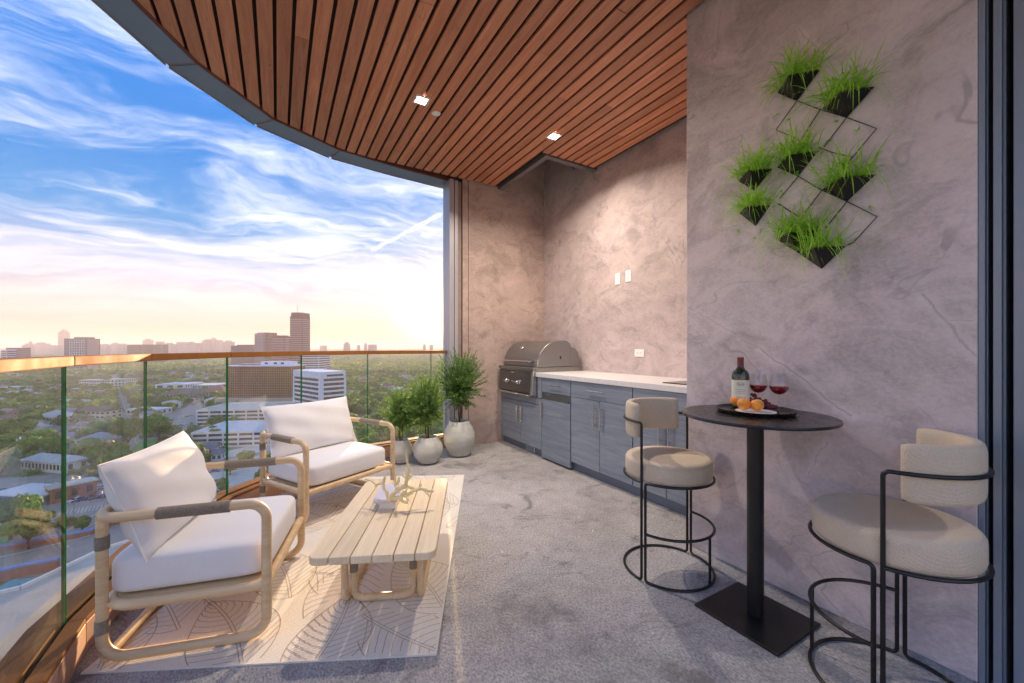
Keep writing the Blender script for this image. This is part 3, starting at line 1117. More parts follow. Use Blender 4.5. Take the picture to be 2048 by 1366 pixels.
def handle(parent, y, z, L, vertical=True):
    mb = MB()
    x = -0.034
    if vertical:
        mb.tube([(x, y, z - L / 2), (x, y, z + L / 2)], 0.0062, 10)
        for s in (-1, 1):
            mb.tube([(x, y, z + s * L * 0.34), (-0.0005, y, z + s * L * 0.34)], 0.0045, 8)
    else:
        mb.tube([(x, y - L / 2, z), (x, y + L / 2, z)], 0.0062, 10)
        for s in (-1, 1):
            mb.tube([(x, y + s * L * 0.34, z), (-0.0005, y + s * L * 0.34, z)], 0.0045, 8)
    mb.build('handle', 'steel_bright', parent)


def front(name, ya, yb, z0, z1, hy=None, hz=None, hl=0.19, vert=True, x=0.0):
    mb = MB()
    mb.box(x, K(yb) + 0.0025, z0, 0.0205, K(ya) - 0.0025, z1)
    o = mb.build(name, 'cabinet', kit, smooth=0, bevel=0.0012, bseg=1)
    if hy is not None:
        handle(o, K(hy), hz, hl, vert)
    return o


front('cabinet_door', 4.383, 3.94, 0.088, 0.560, 3.985, 0.42, 0.17)
front('cabinet_door', 3.94, 3.52, 0.088, 0.560, 3.895, 0.42, 0.17)
front('drawer', 3.515, 3.03, 0.712, 0.860, 3.27, 0.795, 0.20, False)
fr = front('refrigerator_panel', 3.515, 3.03, 0.02, 0.635, 3.49, 0.52, 0.19, True, -0.004)
fr['label'] = 'flush refrigerator door panel reaching lower than the other doors'
mb = MB(); mb.box(0.008, K(3.035), 0.64, 0.0212, K(3.512), 0.706); mb.build('refrigerator_strip', 'steel', kit, smooth=0)
mb = MB(); mb.box(0.002, K(3.44), 0.686, 0.0078, K(3.37), 0.700); mb.build('refrigerator_badge', 'steel_bright', kit, smooth=0)
front('drawer', 3.026, 2.254, 0.712, 0.860, 2.66, 0.795, 0.22, False)
front('cabinet_door', 3.026, 2.631, 0.088, 0.708, 2.675, 0.57, 0.21)
front('cabinet_door', 2.631, 2.254, 0.088, 0.708, 2.59, 0.57, 0.21)
front('drawer', 2.250, 1.56, 0.712, 0.860)
front('cabinet_door', 2.250, 1.935, 0.088, 0.708, 1.975, 0.57, 0.21)
front('cabinet_door', 1.935, 1.56, 0.088, 0.708, 1.895, 0.57, 0.21)
mb = MB()
mb.box(0.0445, K(3.72), 0.012, 0.0495, K(3.90), 0.075)
vg = mb.build('vent_grille', 'white_plastic', kit, smooth=0, bevel=0.001)
for j in range(5):
    mb = MB(); mb.box(0.041, K(3.73), 0.021 + j * 0.010, 0.0443, K(3.89), 0.026 + j * 0.010); mb.build('grille_slat', 'steel_dark', vg, smooth=0)
# stone top: a run right of the grill and a stub left of it, with a black cooktop let in
mb = MB(); mb.box(-0.025, K(1.552), 0.866, BACKX - FX - 0.002, K(3.596), 0.910)
top = mb.build('countertop', 'stone_top', kit, smooth=0, bevel=0.0025)
mb = MB(); mb.box(-0.025, K(4.388), 0.906, BACKX - FX - 0.002, -0.003, 0.950); mb.build('countertop', 'stone_edge', kit, smooth=0, bevel=0.002)
mb = MB(); mb.box(0.10, K(1.60), 0.9105, 0.56, K(2.05), 0.917)
tag(mb.build('cooktop', 'black_glass', loc=(FX, ENDY, 0), smooth=0, bevel=0.002), 'flat black glass cooktop let into the right end of the counter', 'cooktop')

# ------------------------------------------------------------------ grill
gr = empty('barbecue_grill', (FX, (G0 + G1) / 2, 0.64), label='stainless steel built in barbecue grill with rounded hood left of the counter', cat='grill')
GW = (G0 - G1) / 2 - 0.003
mb = MB()
mb.box(-0.02, -GW, 0.0, 0.62, GW, 0.31)
mb.build('firebox', 'steel', gr, smooth=0, bevel=0.004)
mb = MB()
mb.add([(-0.058, -GW + 0.055, 0.035), (-0.058, GW - 0.012, 0.035), (-0.036, GW - 0.012, 0.265), (-0.036, -GW + 0.055, 0.265),
        (-0.0205, -GW + 0.055, 0.035), (-0.0205, GW - 0.012, 0.035), (-0.0205, GW - 0.012, 0.265), (-0.0205, -GW + 0.055, 0.265)],
       [(0, 3, 2, 1), (4, 5, 6, 7), (0, 1, 5, 4), (1, 2, 6, 5), (2, 3, 7, 6), (3, 0, 4, 7)])
cp = mb.build('control_panel', 'steel_dark', gr, smooth=0, bevel=0.004)
for yy in (0.16, -0.10):
    kb = MB()
    kb.lathe([(0.026, 0.0), (0.027, 0.006), (0.020, 0.012), (0.019, 0.036), (0.015, 0.042), (0.0, 0.043)], 20)
    kb.box(-0.006, -0.021, 0.040, 0.006, 0.021, 0.052)
    o = kb.build('control_knob', 'steel_bright', cp)
    o.location = (-0.049, yy, 0.145)
    o.rotation_euler = (0, R(-86), 0)
for (yy, zz) in ((0.03, 0.15), (0.03, 0.138)):
    mb = MB(); mb.box(-0.056, yy - 0.035, zz, -0.0475, yy + 0.035, zz + 0.005); mb.build('brand_bar', 'steel_bright', cp, smooth=0)
mb = MB(); mb.box(-0.056, 0.02, 0.245, -0.034, 0.07, 0.262); mb.build('badge', 'steel_bright', cp, smooth=0)
mb = MB()
mb.add([(-0.070, -GW + 0.004, 0.02), (-0.070, -GW + 0.05, 0.02), (-0.045, -GW + 0.04, 0.285), (-0.045, -GW + 0.004, 0.285),
        (-0.0205, -GW + 0.004, 0.02), (-0.0205, -GW + 0.05, 0.02), (-0.0205, -GW + 0.04, 0.285), (-0.0205, -GW + 0.004, 0.285)],
       [(0, 3, 2, 1), (4, 5, 6, 7), (0, 1, 5, 4), (1, 2, 6, 5), (2, 3, 7, 6), (3, 0, 4, 7)])
mb.build('end_bracket', 'steel_bright', gr, smooth=0, bevel=0.004)
mb = MB(); mb.box(-0.055, -GW + 0.004, 0.287, 0.62, GW - 0.004, 0.322); mb.build('top_ledge', 'steel', gr, smooth=0, bevel=0.006)
mb = MB(); mb.box(-0.060, -GW + 0.06, 0.0, -0.0205, GW - 0.02, 0.026)
dt_ = mb.build('drip_tray', 'steel', gr, smooth=0, bevel=0.004)
mb = MB(); mb.tube([(-0.066, GW - 0.05, 0.014), (-0.066, -GW + 0.03, 0.014)], 0.011, 10); mb.build('tray_handle', 'steel_bright', dt_)
# hood: front sweeps up in an arc, flat crown, short drop, then the fixed rear cover
prof = []
for a in np.linspace(0, 90, 11):
    prof.append((0.30 - 0.30 * math.cos(R(a)), 0.02 + 0.275 * math.sin(R(a))))
prof += [(0.38, 0.297), (0.42, 0.285), (0.46, 0.24), (0.46, 0.0), (0.0, 0.0)]
hood = MB()
n = len(prof)
HW = GW - 0.012
vs = [(x, -HW, z) for x, z in prof] + [(x, HW, z) for x, z in prof]
hood.add(vs, [tuple(range(n)), tuple(range(2 * n - 1, n - 1, -1))] + [(i, n + i, n + (i + 1) % n, (i + 1) % n) for i in range(n)])
hd = hood.build('hood', 'steel', gr, smooth=25, bevel=0.006, loc=(0.015, 0, 0.324))
prof2 = [(0.461, 0.0), (0.461, 0.225)] + [(0.47 + 0.11 * math.sin(R(a)), 0.09 + 0.13 * math.cos(R(a))) for a in np.linspace(0, 90, 7)] + [(0.585, 0.0)]
n = len(prof2)
rc = MB()
vs = [(x, -HW + 0.004, z) for x, z in prof2] + [(x, HW - 0.004, z) for x, z in prof2]
rc.add(vs, [tuple(range(n)), tuple(range(2 * n - 1, n - 1, -1))] + [(i, n + i, n + (i + 1) % n, (i + 1) % n) for i in range(n)])
rc.build('rear_cover', 'steel', gr, smooth=25, loc=(0.015, 0, 0.324))
mb = MB()
mb.tube(fillet([(0.02, HW - 0.05, 0.06), (-0.045, HW - 0.05, 0.06), (-0.045, -HW + 0.10, 0.06), (0.02, -HW + 0.10, 0.06)], 0.02), 0.0105, 10)
mb.build('hood_handle', 'steel_bright', hd)
mb = MB(); mb.box(-0.005, -HW + 0.001, 0.0, 0.012, -HW + 0.06, 0.085); mb.build('handle_mount', 'steel_bright', hd, smooth=0, bevel=0.004)
mb = MB(); mb.lathe([(0.028, 0), (0.030, 0.006), (0.024, 0.012), (0.0, 0.013)], 20)
gauge = mb.build('thermometer', 'steel_bright', hd)
gauge.location = (0.083, 0.07, 0.212)
gauge.rotation_euler = (0, R(-44), 0)
mb = MB(); mb.box(0.30, -HW - 0.003, 0.085, 0.318, -HW - 0.0005, 0.12); mb.build('side_slot', 'slot_dark', hd, smooth=0)
# ------------------------------------------------------------------ soft shapes
def cushion_mesh(mb, lx, ly, lz, n=18, e=0.16, c=(0, 0, 0), puff=0.0):
    """rounded box lying flat, its origin under its middle; e = edge radius share"""
    def sgnpow(v, p):
        return math.copysign(abs(v) ** p, v)
    rows = 22
    vs, fs = [], []
    seg = 4 * n
    for i in range(rows + 1):
        ph = -math.pi / 2 + math.pi * i / rows
        cz, sz = abs(math.cos(ph)) ** 0.17, sgnpow(math.sin(ph), 0.36)
        for k in range(seg):
            a = 2 * math.pi * k / seg
            x, y = sgnpow(math.cos(a), 0.22), sgnpow(math.sin(a), 0.22)
            bul = 1 + puff * (1 - abs(x * cz) ** 2) * (1 - abs(y * cz) ** 2)
            vs.append((c[0] + x * cz * lx / 2, c[1] + y * cz * ly / 2, c[2] + lz / 2 + sz * lz / 2 * bul))
    for i in range(rows):
        for k in range(seg):
            k2 = (k + 1) % seg
            fs.append((i * seg + k, i * seg + k2, (i + 1) * seg + k2, (i + 1) * seg + k))
    fs.append(tuple(range(seg - 1, -1, -1)))
    fs.append(tuple(rows * seg + k for k in range(seg)))
    mb.add(vs, fs)


def pillow_mesh(w, h, t, n=26, seed=1):
    """a stuffed scatter cushion standing in the yz plane, x is its thickness"""
    rnd = random.Random(seed)
    mb = MB()
    vs = {}
    pts, fs = [], []
    amp = [(rnd.uniform(2, 6), rnd.uniform(2, 6), rnd.uniform(0, 6)) for _ in range(5)]
    for s in (1, -1):
        for i in range(n + 1):
            for j in range(n + 1):
                a, b = -1 + 2 * i / n, -1 + 2 * j / n
                if s == -1 and (i in (0, n) or j in (0, n)):
                    vs[(s, i, j)] = vs[(1, i, j)]
                    continue
                # edges pull in between the corners
                y = a * w / 2 * (1 - 0.055 * (1 - a * a) * 0 - 0.05 * (1 - b * b) * (abs(a) ** 3))
                z = b * h / 2 * (1 - 0.06 * (1 - a * a) * (abs(b) ** 3))
                th = ((1 - abs(a) ** 2.6) * (1 - abs(b) ** 2.6))
                th = max(th, 0) ** 0.45 * t / 2
                wr = sum(math.sin(p * a * 1.6 + q * b * 1.6 + r) for p, q, r in amp) * 0.0022 * min(1, th / (t * 0.2))
                vs[(s, i, j)] = len(pts)
                pts.append((s * (th + wr), y, z))
    for s in (1, -1):
        for i in range(n):
            for j in range(n):
                q = (vs[(s, i, j)], vs[(s, i + 1, j)], vs[(s, i + 1, j + 1)], vs[(s, i, j + 1)])
                fs.append(q if s == 1 else q[::-1])
    mb.add(pts, fs)
    # seam cord round the edge
    rim = [pts[vs[(1, i, 0)]] for i in range(n)] + [pts[vs[(1, n, j)]] for j in range(n)] + [pts[vs[(1, n - i, n)]] for i in range(n)] + [pts[vs[(1, 0, n - j)]] for j in range(n)]
    return mb, rim


def coil(mb, a, b, r, wire, seg=14):
    """rope wound round a bar from a to b"""
    a, b = Vector(a), Vector(b)
    L = (b - a).length
    n = max(4, int(L / (2 * wire)))
    path, rad = [], []
    for i in range(n):
        for f, rr in ((0.02, r), (0.25, r + wire * 0.75), (0.5, r + wire), (0.75, r + wire * 0.75)):
            path.append(a.lerp(b, (i + f) / n))
            rad.append(rr)
    path.append(b)
    rad.append(r)
    mb.tube(path, rad, seg)


# ------------------------------------------------------------------ armchairs
def armchair(loc, ang, W, D, label, seed):
    t = empty('armchair', (loc[0], loc[1], RUGZ), ang, label, 'armchair', 'white cushioned armchairs')
    r = 0.0185
    A = 0.545
    for s in (-1, 1):
        y = s * W / 2
        mb = MB()
        path = [(-D / 2 + 0.022, y - s * 0.022, A), (-D / 2 + 0.022, y - s * 0.022, r), (D / 2, y, r), (D / 2, y, A), (-D / 2, y, A), (-D / 2, 0, A)]
        mb.tube(fillet(path, [0, 0.075, 0.075, 0.065, 0.085, 0], 8), r, 14)
        o = mb.build('side_frame', 'chair_wood', t)
        mb = MB()
        coil(mb, (-D / 2 + 0.20, y, A), (-D / 2 + 0.44, y, A), r + 0.0015, 0.0030)
        mb.build('rope_wrap', 'rope', o)
        for (z0, z1) in ((0.425, 0.475), (0.115, 0.165)):
            mb = MB()
            coil(mb, (-D / 2 + 0.022, y - s * 0.022, z0), (-D / 2 + 0.022, y - s * 0.022, z1), r + 0.0012, 0.0024)
            mb.build('rope_wrap', 'rope', o)
    mb = MB(); mb.tube([(-D / 2 + 0.03, -W / 2 + 0.025, r), (-D / 2 + 0.03, W / 2 - 0.025, r)], r * 0.9, 12); mb.build('rear_bar', 'chair_wood', t)
    mb = MB()
    yy = W / 2 - 0.002
    mb.tube(fillet([(-D / 2 + 0.02, -yy, 0.215), (D / 2 - 0.002, -yy, 0.215), (D / 2 - 0.002, yy, 0.215), (-D / 2 + 0.02, yy, 0.215)], [0.11, 0.02, 0.02, 0.11], 8, True), 0.019, 12, closed=True)
    mb.box(-D / 2 + 0.04, -yy + 0.01, 0.212, D / 2 - 0.02, yy - 0.01, 0.226)
    mb.build('seat_frame', 'chair_wood', t)
    mb = MB()
    cushion_mesh(mb, D - 0.02, W - 0.065, 0.150, puff=0.05, c=(0.005, 0, 0.229))
    mb.build('seat_cushion', 'white_linen', t, smooth=60)
    mb, rim = pillow_mesh(W - 0.02, 0.40, 0.17, seed=seed)
    pl = mb.build('back_pillow', 'white_linen', t, smooth=80)
    pl.location = (-D / 2 + 0.088, 0, 0.552)
    pl.rotation_euler = (0, R(-21), 0)
    mb = MB(); mb.tube(rim, 0.0032, 6, closed=True); mb.build('piping', 'white_linen', pl)
    return t


RUGZ = 0.008
armchair((-0.236, 2.283), R(-13.5), 0.655, 0.565, 'white armchair with pale wood frame nearest the camera, its back to the glass railing', 3)
armchair((0.343, 3.375), R(-61), 0.74, 0.585, 'white armchair with pale wood frame farther back, beside the potted shrubs', 8)

# ------------------------------------------------------------------ rug with a drawn leaf pattern
rc0 = Vector((0.525, 1.468, 0))
RA = math.atan2(0.444, -0.896)          # along the front edge, to the left
rx = Vector((math.cos(RA), math.sin(RA), 0))
ry = Vector((-rx.y, rx.x, 0)) * -1      # away from the camera
RW, RL = 1.27, 2.17
rug = empty('rug', tuple(rc0), label='cream rug with drawn leaf pattern under the armchairs and coffee table', cat='rug')


def inner_limit(p):
    """true where a floor point lies inside the curb"""
    for a, b in zip(CI[:-1], CI[1:]):
        e = b - a
        if e.x * (p.y - a.y) - e.y * (p.x - a.x) > -0.012 and 0 <= (p - a).dot(e) / e.length_squared <= 1:
            return False
    return p.x > -0.66


poly = []
N = 160
outline = [rc0 + ry * (RL * i / N) for i in range(N)] + [rc0 + ry * RL + rx * (RW * i / N) for i in range(N)] + \
          [rc0 + ry * (RL * (1 - i / N)) + rx * RW for i in range(N)] + [rc0 + rx * (RW * (1 - i / N)) for i in range(N)]
keep = [p for p in outline if inner_limit(p)]
mb = MB()
mb.prism([((p - rc0).x, (p - rc0).y) for p in keep][::1], 0.0005, RUGZ - 0.0015)
mb.build('pile', 'rug', rug, smooth=0)
lines = MB()


def ribbon(pts, w, z=RUGZ - 0.0011):
    pts = [p for p in pts]
    run = []
    runs = []
    for p in pts:
        q = rc0 + rx * p[0] + ry * p[1]
        ok = 0.004 < p[0] < RW - 0.004 and 0.004 < p[1] < RL - 0.004 and inner_limit(q)
        if ok:
            run.append(q - rc0)
        elif run:
            runs.append(run); run = []
    if run:
        runs.append(run)
    for run in runs:
        if len(run) < 2:
            continue
        vs, fs = [], []
        for i, p in enumerate(run):
            tdir = (run[min(i + 1, len(run) - 1)] - run[max(i - 1, 0)])
            if tdir.length < 1e-6:
                tdir = Vector((1, 0, 0))
            tdir.normalize()
            nn = Vector((-tdir.y, tdir.x, 0)) * w
            vs += [(p.x - nn.x, p.y - nn.y, z), (p.x + nn.x, p.y + nn.y, z)]
        for i in range(len(run) - 1):
            fs.append((2 * i, 2 * i + 1, 2 * i + 3, 2 * i + 2))
        lines.add(vs, fs)


LEAVES = []


def in_older_leaf(x, y, k):
    for (bx, by, an, L, Wd) in LEAVES[:k]:
        dx, dy = x - bx, y - by
        s = (dx * math.cos(an) + dy * math.sin(an)) / L
        if 0 < s < 1:
            o = abs(-dx * math.sin(an) + dy * math.cos(an))
            if o < Wd * math.sin(math.pi * s ** 0.8) ** 0.8:
                return True
    return False


rl = random.Random(11)
for gy in range(6):
    for gx in range(4):
        LEAVES.append((0.05 + gx * 0.36 + rl.uniform(-0.1, 0.1), -0.1 + gy * 0.40 + rl.uniform(-0.1, 0.1), rl.choice((0.7, 2.2, 3.6, 5.2, 1.3)) + rl.uniform(-0.4, 0.4), rl.uniform(0.48, 0.72), rl.uniform(0.13, 0.2)))


def leaf(k):
    bx, by, an, L, Wd = LEAVES[k]
    ca, sa = math.cos(an), math.sin(an)
    wv = lambda s: Wd * math.sin(math.pi * min(max(s, 0), 1) ** 0.8) ** 0.8
    def P(s, o):
        bend = 0.05 * math.sin(s * 2.4)
        return (bx + ca * s * L - sa * (o + bend), by + sa * s * L + ca * (o + bend))
    def draw(pts, w):
        run = []
        for p in pts:
            if in_older_leaf(p[0], p[1], k):
                if len(run) > 1:
                    ribbon(run, w)
                run = []
            else:
                run.append(p)
        if len(run) > 1:
            ribbon(run, w)
    draw([P(s / 30, 0.006) for s in range(31)], 0.0016)
    draw([P(s / 30, -0.006) for s in range(31)], 0.0016)
    for sgn in (-1, 1):
        draw([P(s / 40, sgn * wv(s / 40)) for s in range(41)], 0.0019)
        m = 15
        for j in range(1, m):
            s0 = j / m
            pts = []
            for q in range(9):
                f = q / 8
                s = s0 + 0.16 * f ** 1.3
                pts.append(P(s, sgn * (0.006 + (max(wv(s), 0.006) - 0.006) * f) + 0.002 * math.sin(q * 2.1 + j)))
            draw(pts, 0.0016)


for k in range(len(LEAVES)):
    leaf(k)
tag(lines.build('leaf_pattern', 'rug_line', rug, smooth=0), kind='stuff')

# ------------------------------------------------------------------ coffee table
TA = math.atan2(0.910, 0.414)
tb = empty('coffee_table', (0.526, 2.125, RUGZ), TA, 'low pale wood coffee table of six planks on the rug', 'coffee table')
TL, TW, TH = 0.945, 0.515, 0.325
pw = TW / 6
for i in range(6):
    y0, y1 = -TW / 2 + i * pw + 0.0018, -TW / 2 + (i + 1) * pw - 0.0018
    pts = [(-TL / 2, y0, 0), (TL / 2, y0, 0), (TL / 2, y1, 0), (-TL / 2, y1, 0)]
    rr = [0.045 if (i == 0 and q < 2) or (i == 5 and q > 1) else 0.0 for q in range(4)]
    ps = fillet(pts, rr, 7, True)
    mb = MB(); mb.prism([(p.x, p.y) for p in ps], TH - 0.032, TH); mb.build('plank', 'table_wood', tb, smooth=30, bevel=0.004)
r = 0.0165
for s in (-1, 1):
    mb = MB()
    x = s * (TL / 2 - 0.235)
    mb.tube(fillet([(x, -0.135, TH - 0.033), (x, -0.135, r), (x, 0.135, r), (x, 0.135, TH - 0.033)], 0.045, 8), r, 12)
    lg = mb.build('end_leg', 'chair_wood', tb)
    for q in (-1, 1):
        mb = MB()
        coil(mb, (x, q * 0.135, 0.14), (x, q * 0.135, 0.195), r + 0.001, 0.0022)
        mb.build('rope_wrap', 'rope', lg)
    mb = MB()
    y = s * 0.17
    xa = TL / 2 - 0.215
    mb.tube(fillet([(-xa, y, TH - 0.033), (-xa, y, r), (xa, y, r), (xa, y, TH - 0.033)], 0.045, 8), r, 12)
    mb.build('side_leg', 'chair_wood', tb)
for s in (-1, 1):
    mb = MB(); mb.box(s * (TL / 2 - 0.23) - 0.03, -0.19, TH - 0.046, s * (TL / 2 - 0.23) + 0.03, 0.19, TH - 0.0325); mb.build('cross_rail', 'table_wood', tb, smooth=0)
TTOP = TH + RUGZ

# books and coral on the table
def book(name, loc, ang, w, l, h, cover, label):
    t = empty(name, loc, ang, label, 'book')
    c = 0.0028
    mb = MB(); mb.box(-l / 2, -w / 2, 0, l / 2, w / 2, c).box(-l / 2, -w / 2, h - c, l / 2, w / 2, h).box(-l / 2, -w / 2, c, l / 2, -w / 2 + c, h - c)
    mb.build('cover', cover, t, smooth=0)
    mb = MB(); mb.box(-l / 2 + 0.005, -w / 2 + c, c, l / 2 - 0.005, w / 2 - 0.005, h - c); mb.build('page_block', 'pages', t, smooth=0)


bp = at_z(783, 1003, TTOP)
book('book', (bp.x, bp.y, TTOP + 0.0005), TA + R(-3), 0.090, 0.20, 0.036, 'book_white', 'thick white book at the bottom of the stack on the coffee table')
book('book', (bp.x - 0.012, bp.y + 0.015, TTOP + 0.037), TA + R(3), 0.118, 0.245, 0.016, 'book_lilac', 'thin lilac grey book on top of the white book, under the coral')

CZ = (680, 870, 8.036)
cor = MB()


def crl(pts, r0, r1, d0=2.10, d1=2.10):
    P = []
    n = len(pts)
    for i, (x, y) in enumerate(pts):
        f = i / (n - 1)
        P.append(at_depth(CZ[0] + x / CZ[2], CZ[1] + y / CZ[2], d0 + (d1 - d0) * f))
    # smooth it a little
    Q = []
    for i in range(n - 1):
        for k in range(4):
            f = k / 4
            a, b, c, d = P[max(i - 1, 0)], P[i], P[i + 1], P[min(i + 2, n - 1)]
            Q.append(0.5 * ((2 * b) + (c - a) * f + (2 * a - 5 * b + 4 * c - d) * f * f + (3 * b - a - 3 * c + d) * f ** 3) + Vector((random.uniform(-1, 1), random.uniform(-1, 1), random.uniform(-1, 1))) * 0.0012)
    Q.append(P[-1])
    m = len(Q)
    cor.tube(Q, [1.45 * (r0 + (r1 - r0) * i / (m - 1)) * (1 + 0.16 * math.sin(i * 1.9)) for i in range(m)], 9)


CB = at_z(777, 1000, TTOP + 0.053)
dcb = (CB - Vector((0, 0, EYE))).dot(Vector((SN, CS, 0)))
D0 = dcb
crl([(790, 1030), (850, 955), (920, 890), (1000, 840), (1060, 780), (1070, 700), (1100, 600), (1110, 540), (1085, 460), (1065, 300)], 0.0085, 0.004, D0, D0 + 0.06)
crl([(790, 1030), (750, 930), (710, 860), (705, 770), (725, 660)], 0.007, 0.004, D0, D0 + 0.03)
crl([(708, 760), (650, 780), (580, 790), (500, 735), (400, 715)], 0.0055, 0.003, D0 + 0.02, D0 + 0.08)
crl([(580, 790), (560, 830)], 0.004, 0.002, D0 + 0.03, D0 + 0.02)
crl([(920, 880), (890, 800), (885, 660)], 0.007, 0.004, D0 + 0.02, D0 + 0.05)
crl([(915, 790), (940, 740), (945, 670)], 0.006, 0.004, D0 + 0.02, D0 - 0.01)
crl([(975, 1010), (1020, 930), (1100, 950), (1180, 900), (1270, 870), (1350, 870), (1430, 900), (1500, 895)], 0.0075, 0.005, D0, D0 + 0.03)
crl([(1350, 870), (1400, 940), (1440, 985)], 0.005, 0.003, D0 + 0.02, D0)
crl([(1060, 820), (1150, 850), (1260, 860), (1310, 790)], 0.007, 0.003, D0 + 0.02, D0 + 0.06)
crl([(975, 1010), (1005, 1065), (1085, 1090)], 0.006, 0.004, D0, D0 - 0.02)
crl([(1040, 970), (1080, 1010), (1095, 1045)], 0.006, 0.0035, D0, D0 - 0.03)
crl([(1085, 720), (1140, 640)], 0.006, 0.004, D0 + 0.04, D0 + 0.02)
crl([(1060, 690), (1022, 650), (1020, 600)], 0.005, 0.0035, D0 + 0.04, D0 + 0.06)
crl([(785, 1030), (880, 1015), (980, 1005)], 0.008, 0.0075, D0, D0)
crl([(1020, 930), (1080, 880)], 0.006, 0.004, D0, D0 - 0.02)
crl([(900, 880), (960, 850), (1060, 830)], 0.008, 0.007, D0 + 0.02, D0 + 0.02)
crl([(785, 1028), (780, 1060)], 0.008, 0.008, D0, D0)
crl([(976, 1008), (972, 1060)], 0.0075, 0.007, D0, D0)
tag(cor.build('coral_branch', 'coral', smooth=60), 'cream coral branch ornament lying on the books', 'ornament')

# ------------------------------------------------------------------ potted shrubs
def potted_shrub(u, v, width, height, crown_c, crown_r, ntw, label_pot, label_shrub, seed, trunk_z):
    rnd = random.Random(seed)
    p = at_z(u, v, 0.0)
    R0 = width / 2
    prof = [(R0 * 0.50, 0.002), (R0 * 0.66, 0.012)]
    for i in range(1, 14):
        a = math.pi * i / 14
        f = i / 14
        prof.append((R0 * (0.60 + 0.40 * math.sin(a) ** 0.85) * (1 if f < 0.9 else 0.99), 0.015 + (height - 0.02) * f))
    prof += [(R0 * 0.635, height), (R0 * 0.60, height + 0.003), (R0 * 0.565, height - 0.004), (R0 * 0.56, height - 0.05)]
    t = empty('plant_pot', (p.x, p.y, 0), label=label_pot, cat='plant pot', group='round glazed pots')
    mb = MB(); mb.lathe(prof[:-1] + [(R0 * 0.56, height - 0.05)], 40); mb.build('pot_body', 'pot_glaze', t, smooth=50)
    mb = MB(); mb.lathe([(R0 * 0.555, height - 0.035), (R0 * 0.3, height - 0.026), (0, height - 0.024)], 24); mb.build('soil', 'soil', t)
    s = empty('potted_shrub', (p.x, p.y, height - 0.03), label=label_shrub, cat='shrub', group='shrubs in round pots')
    mb = MB()
    leaves_v, leaves_q = [], []
    C = Vector((crown_c[0], crown_c[1], crown_c[2] - (height - 0.03)))
    CR = Vector(crown_r)
    stems = [Vector((rnd.uniform(-1, 1) * 0.012, rnd.uniform(-1, 1) * 0.012, 0)) for _ in range(3)]
    split = trunk_z - (height - 0.03)
    for st in stems:
        mb.tube([st, st * 1.6 + Vector((rnd.uniform(-.012, .012), rnd.uniform(-.012, .012), split * 0.55)), st * 1.4 + Vector((0, 0, split))], [0.0075, 0.0065, 0.0055], 7)
    def leafquad(pos, d, w, L):
        side = d.cross(Vector((rnd.uniform(-1, 1), rnd.uniform(-1, 1), rnd.uniform(-1, 1))))
        if side.length < 1e-4:
            return
        side.normalize()
        k = len(leaves_v)
        tip = pos + d * L
        midp = pos + d * L * 0.45
        leaves_v.extend([tuple(pos), tuple(midp + side * w), tuple(tip), tuple(midp - side * w)])
        leaves_q.append((k, k + 1, k + 2, k + 3))
    for i in range(ntw):
        # a twig: from the split point up and out to a spot in the crown shell
        while True:
            q = Vector((rnd.uniform(-1, 1), rnd.uniform(-1, 1), rnd.uniform(-1, 1)))
            if 0.25 < q.length < 1.0:
                break
        if i % 6 == 0:
            q = q.normalized() * rnd.uniform(1.02, 1.25)
        tip = C + Vector((q.x * CR.x, q.y * CR.y, q.z * CR.z))
        root = rnd.choice(stems) * 1.4 + Vector((0, 0, split * rnd.uniform(0.8, 1.0)))
        root = root.lerp(Vector((C.x, C.y, C.z)), rnd.uniform(0.0, 0.6))
        mid = root.lerp(tip, 0.5) + Vector((tip.x - root.x, tip.y - root.y, 0)) * -0.12 + Vector((0, 0, 0.02))
        pts = [root * (1 - f) ** 2 + mid * 2 * f * (1 - f) + tip * f * f for f in (0, .25, .5, .75, 1)]
        if i % 3 == 0:
            mb.tube(pts, [0.0035, 0.003, 0.0024, 0.0017, 0.001], 4)
        L = (tip - root).length
        nl = 64
        for j in range(nl):
            f = 0.32 + 0.68 * (j + rnd.random()) / nl
            ps = root * (1 - f) ** 2 + mid * 2 * f * (1 - f) + tip * f * f
            td = ((mid - root) * (1 - f) + (tip - mid) * f).normalized()
            d = (td * 0.7 + Vector((rnd.uniform(-1, 1), rnd.uniform(-1, 1), rnd.uniform(-.6, 1))) * 0.75).normalized()
            leafquad(ps + Vector((rnd.uniform(-1, 1), rnd.uniform(-1, 1), rnd.uniform(-1, 1))) * 0.006, d, rnd.uniform(0.0026, 0.0044), rnd.uniform(0.018, 0.036))
    mb.build('stems', 'bark', s)
    np_mesh('foliage', np.array(leaves_v), np.array(leaves_q), 'shrub_leaf', s)


def crown_at(u, v, pu, pv):
    """crown middle relative to the pot, from where it shows above it"""
    p = at_z(pu, pv, 0)
    d = Vector((p.x, p.y, 0)).dot(Vector((SN, CS, 0)))
    q = at_depth(u, v, d)
    return (q.x - p.x, q.y - p.y, q.z)


potted_shrub(919, 910, 0.345, 0.375, crown_at(921, 757, 919, 910), (0.27, 0.25, 0.33), 280, 'tall egg shaped pale glazed pot beside the end wall', 'tallest fine leaved green shrub, in the tall pot by the end wall', 5, 0.60)
potted_shrub(856, 925, 0.305, 0.265, crown_at(846, 805, 856, 925), (0.24, 0.23, 0.30), 260, 'round pale glazed pot, middle one of the three pots', 'dark green shrub of middle height in the middle pot', 6, 0.42)
potted_shrub(803, 925, 0.225, 0.235, crown_at(800, 822, 803, 925), (0.20, 0.19, 0.22), 180, 'small pale glazed pot half hidden by the far armchair', 'smallest green shrub of the three, next to the far armchair', 9, 0.37)

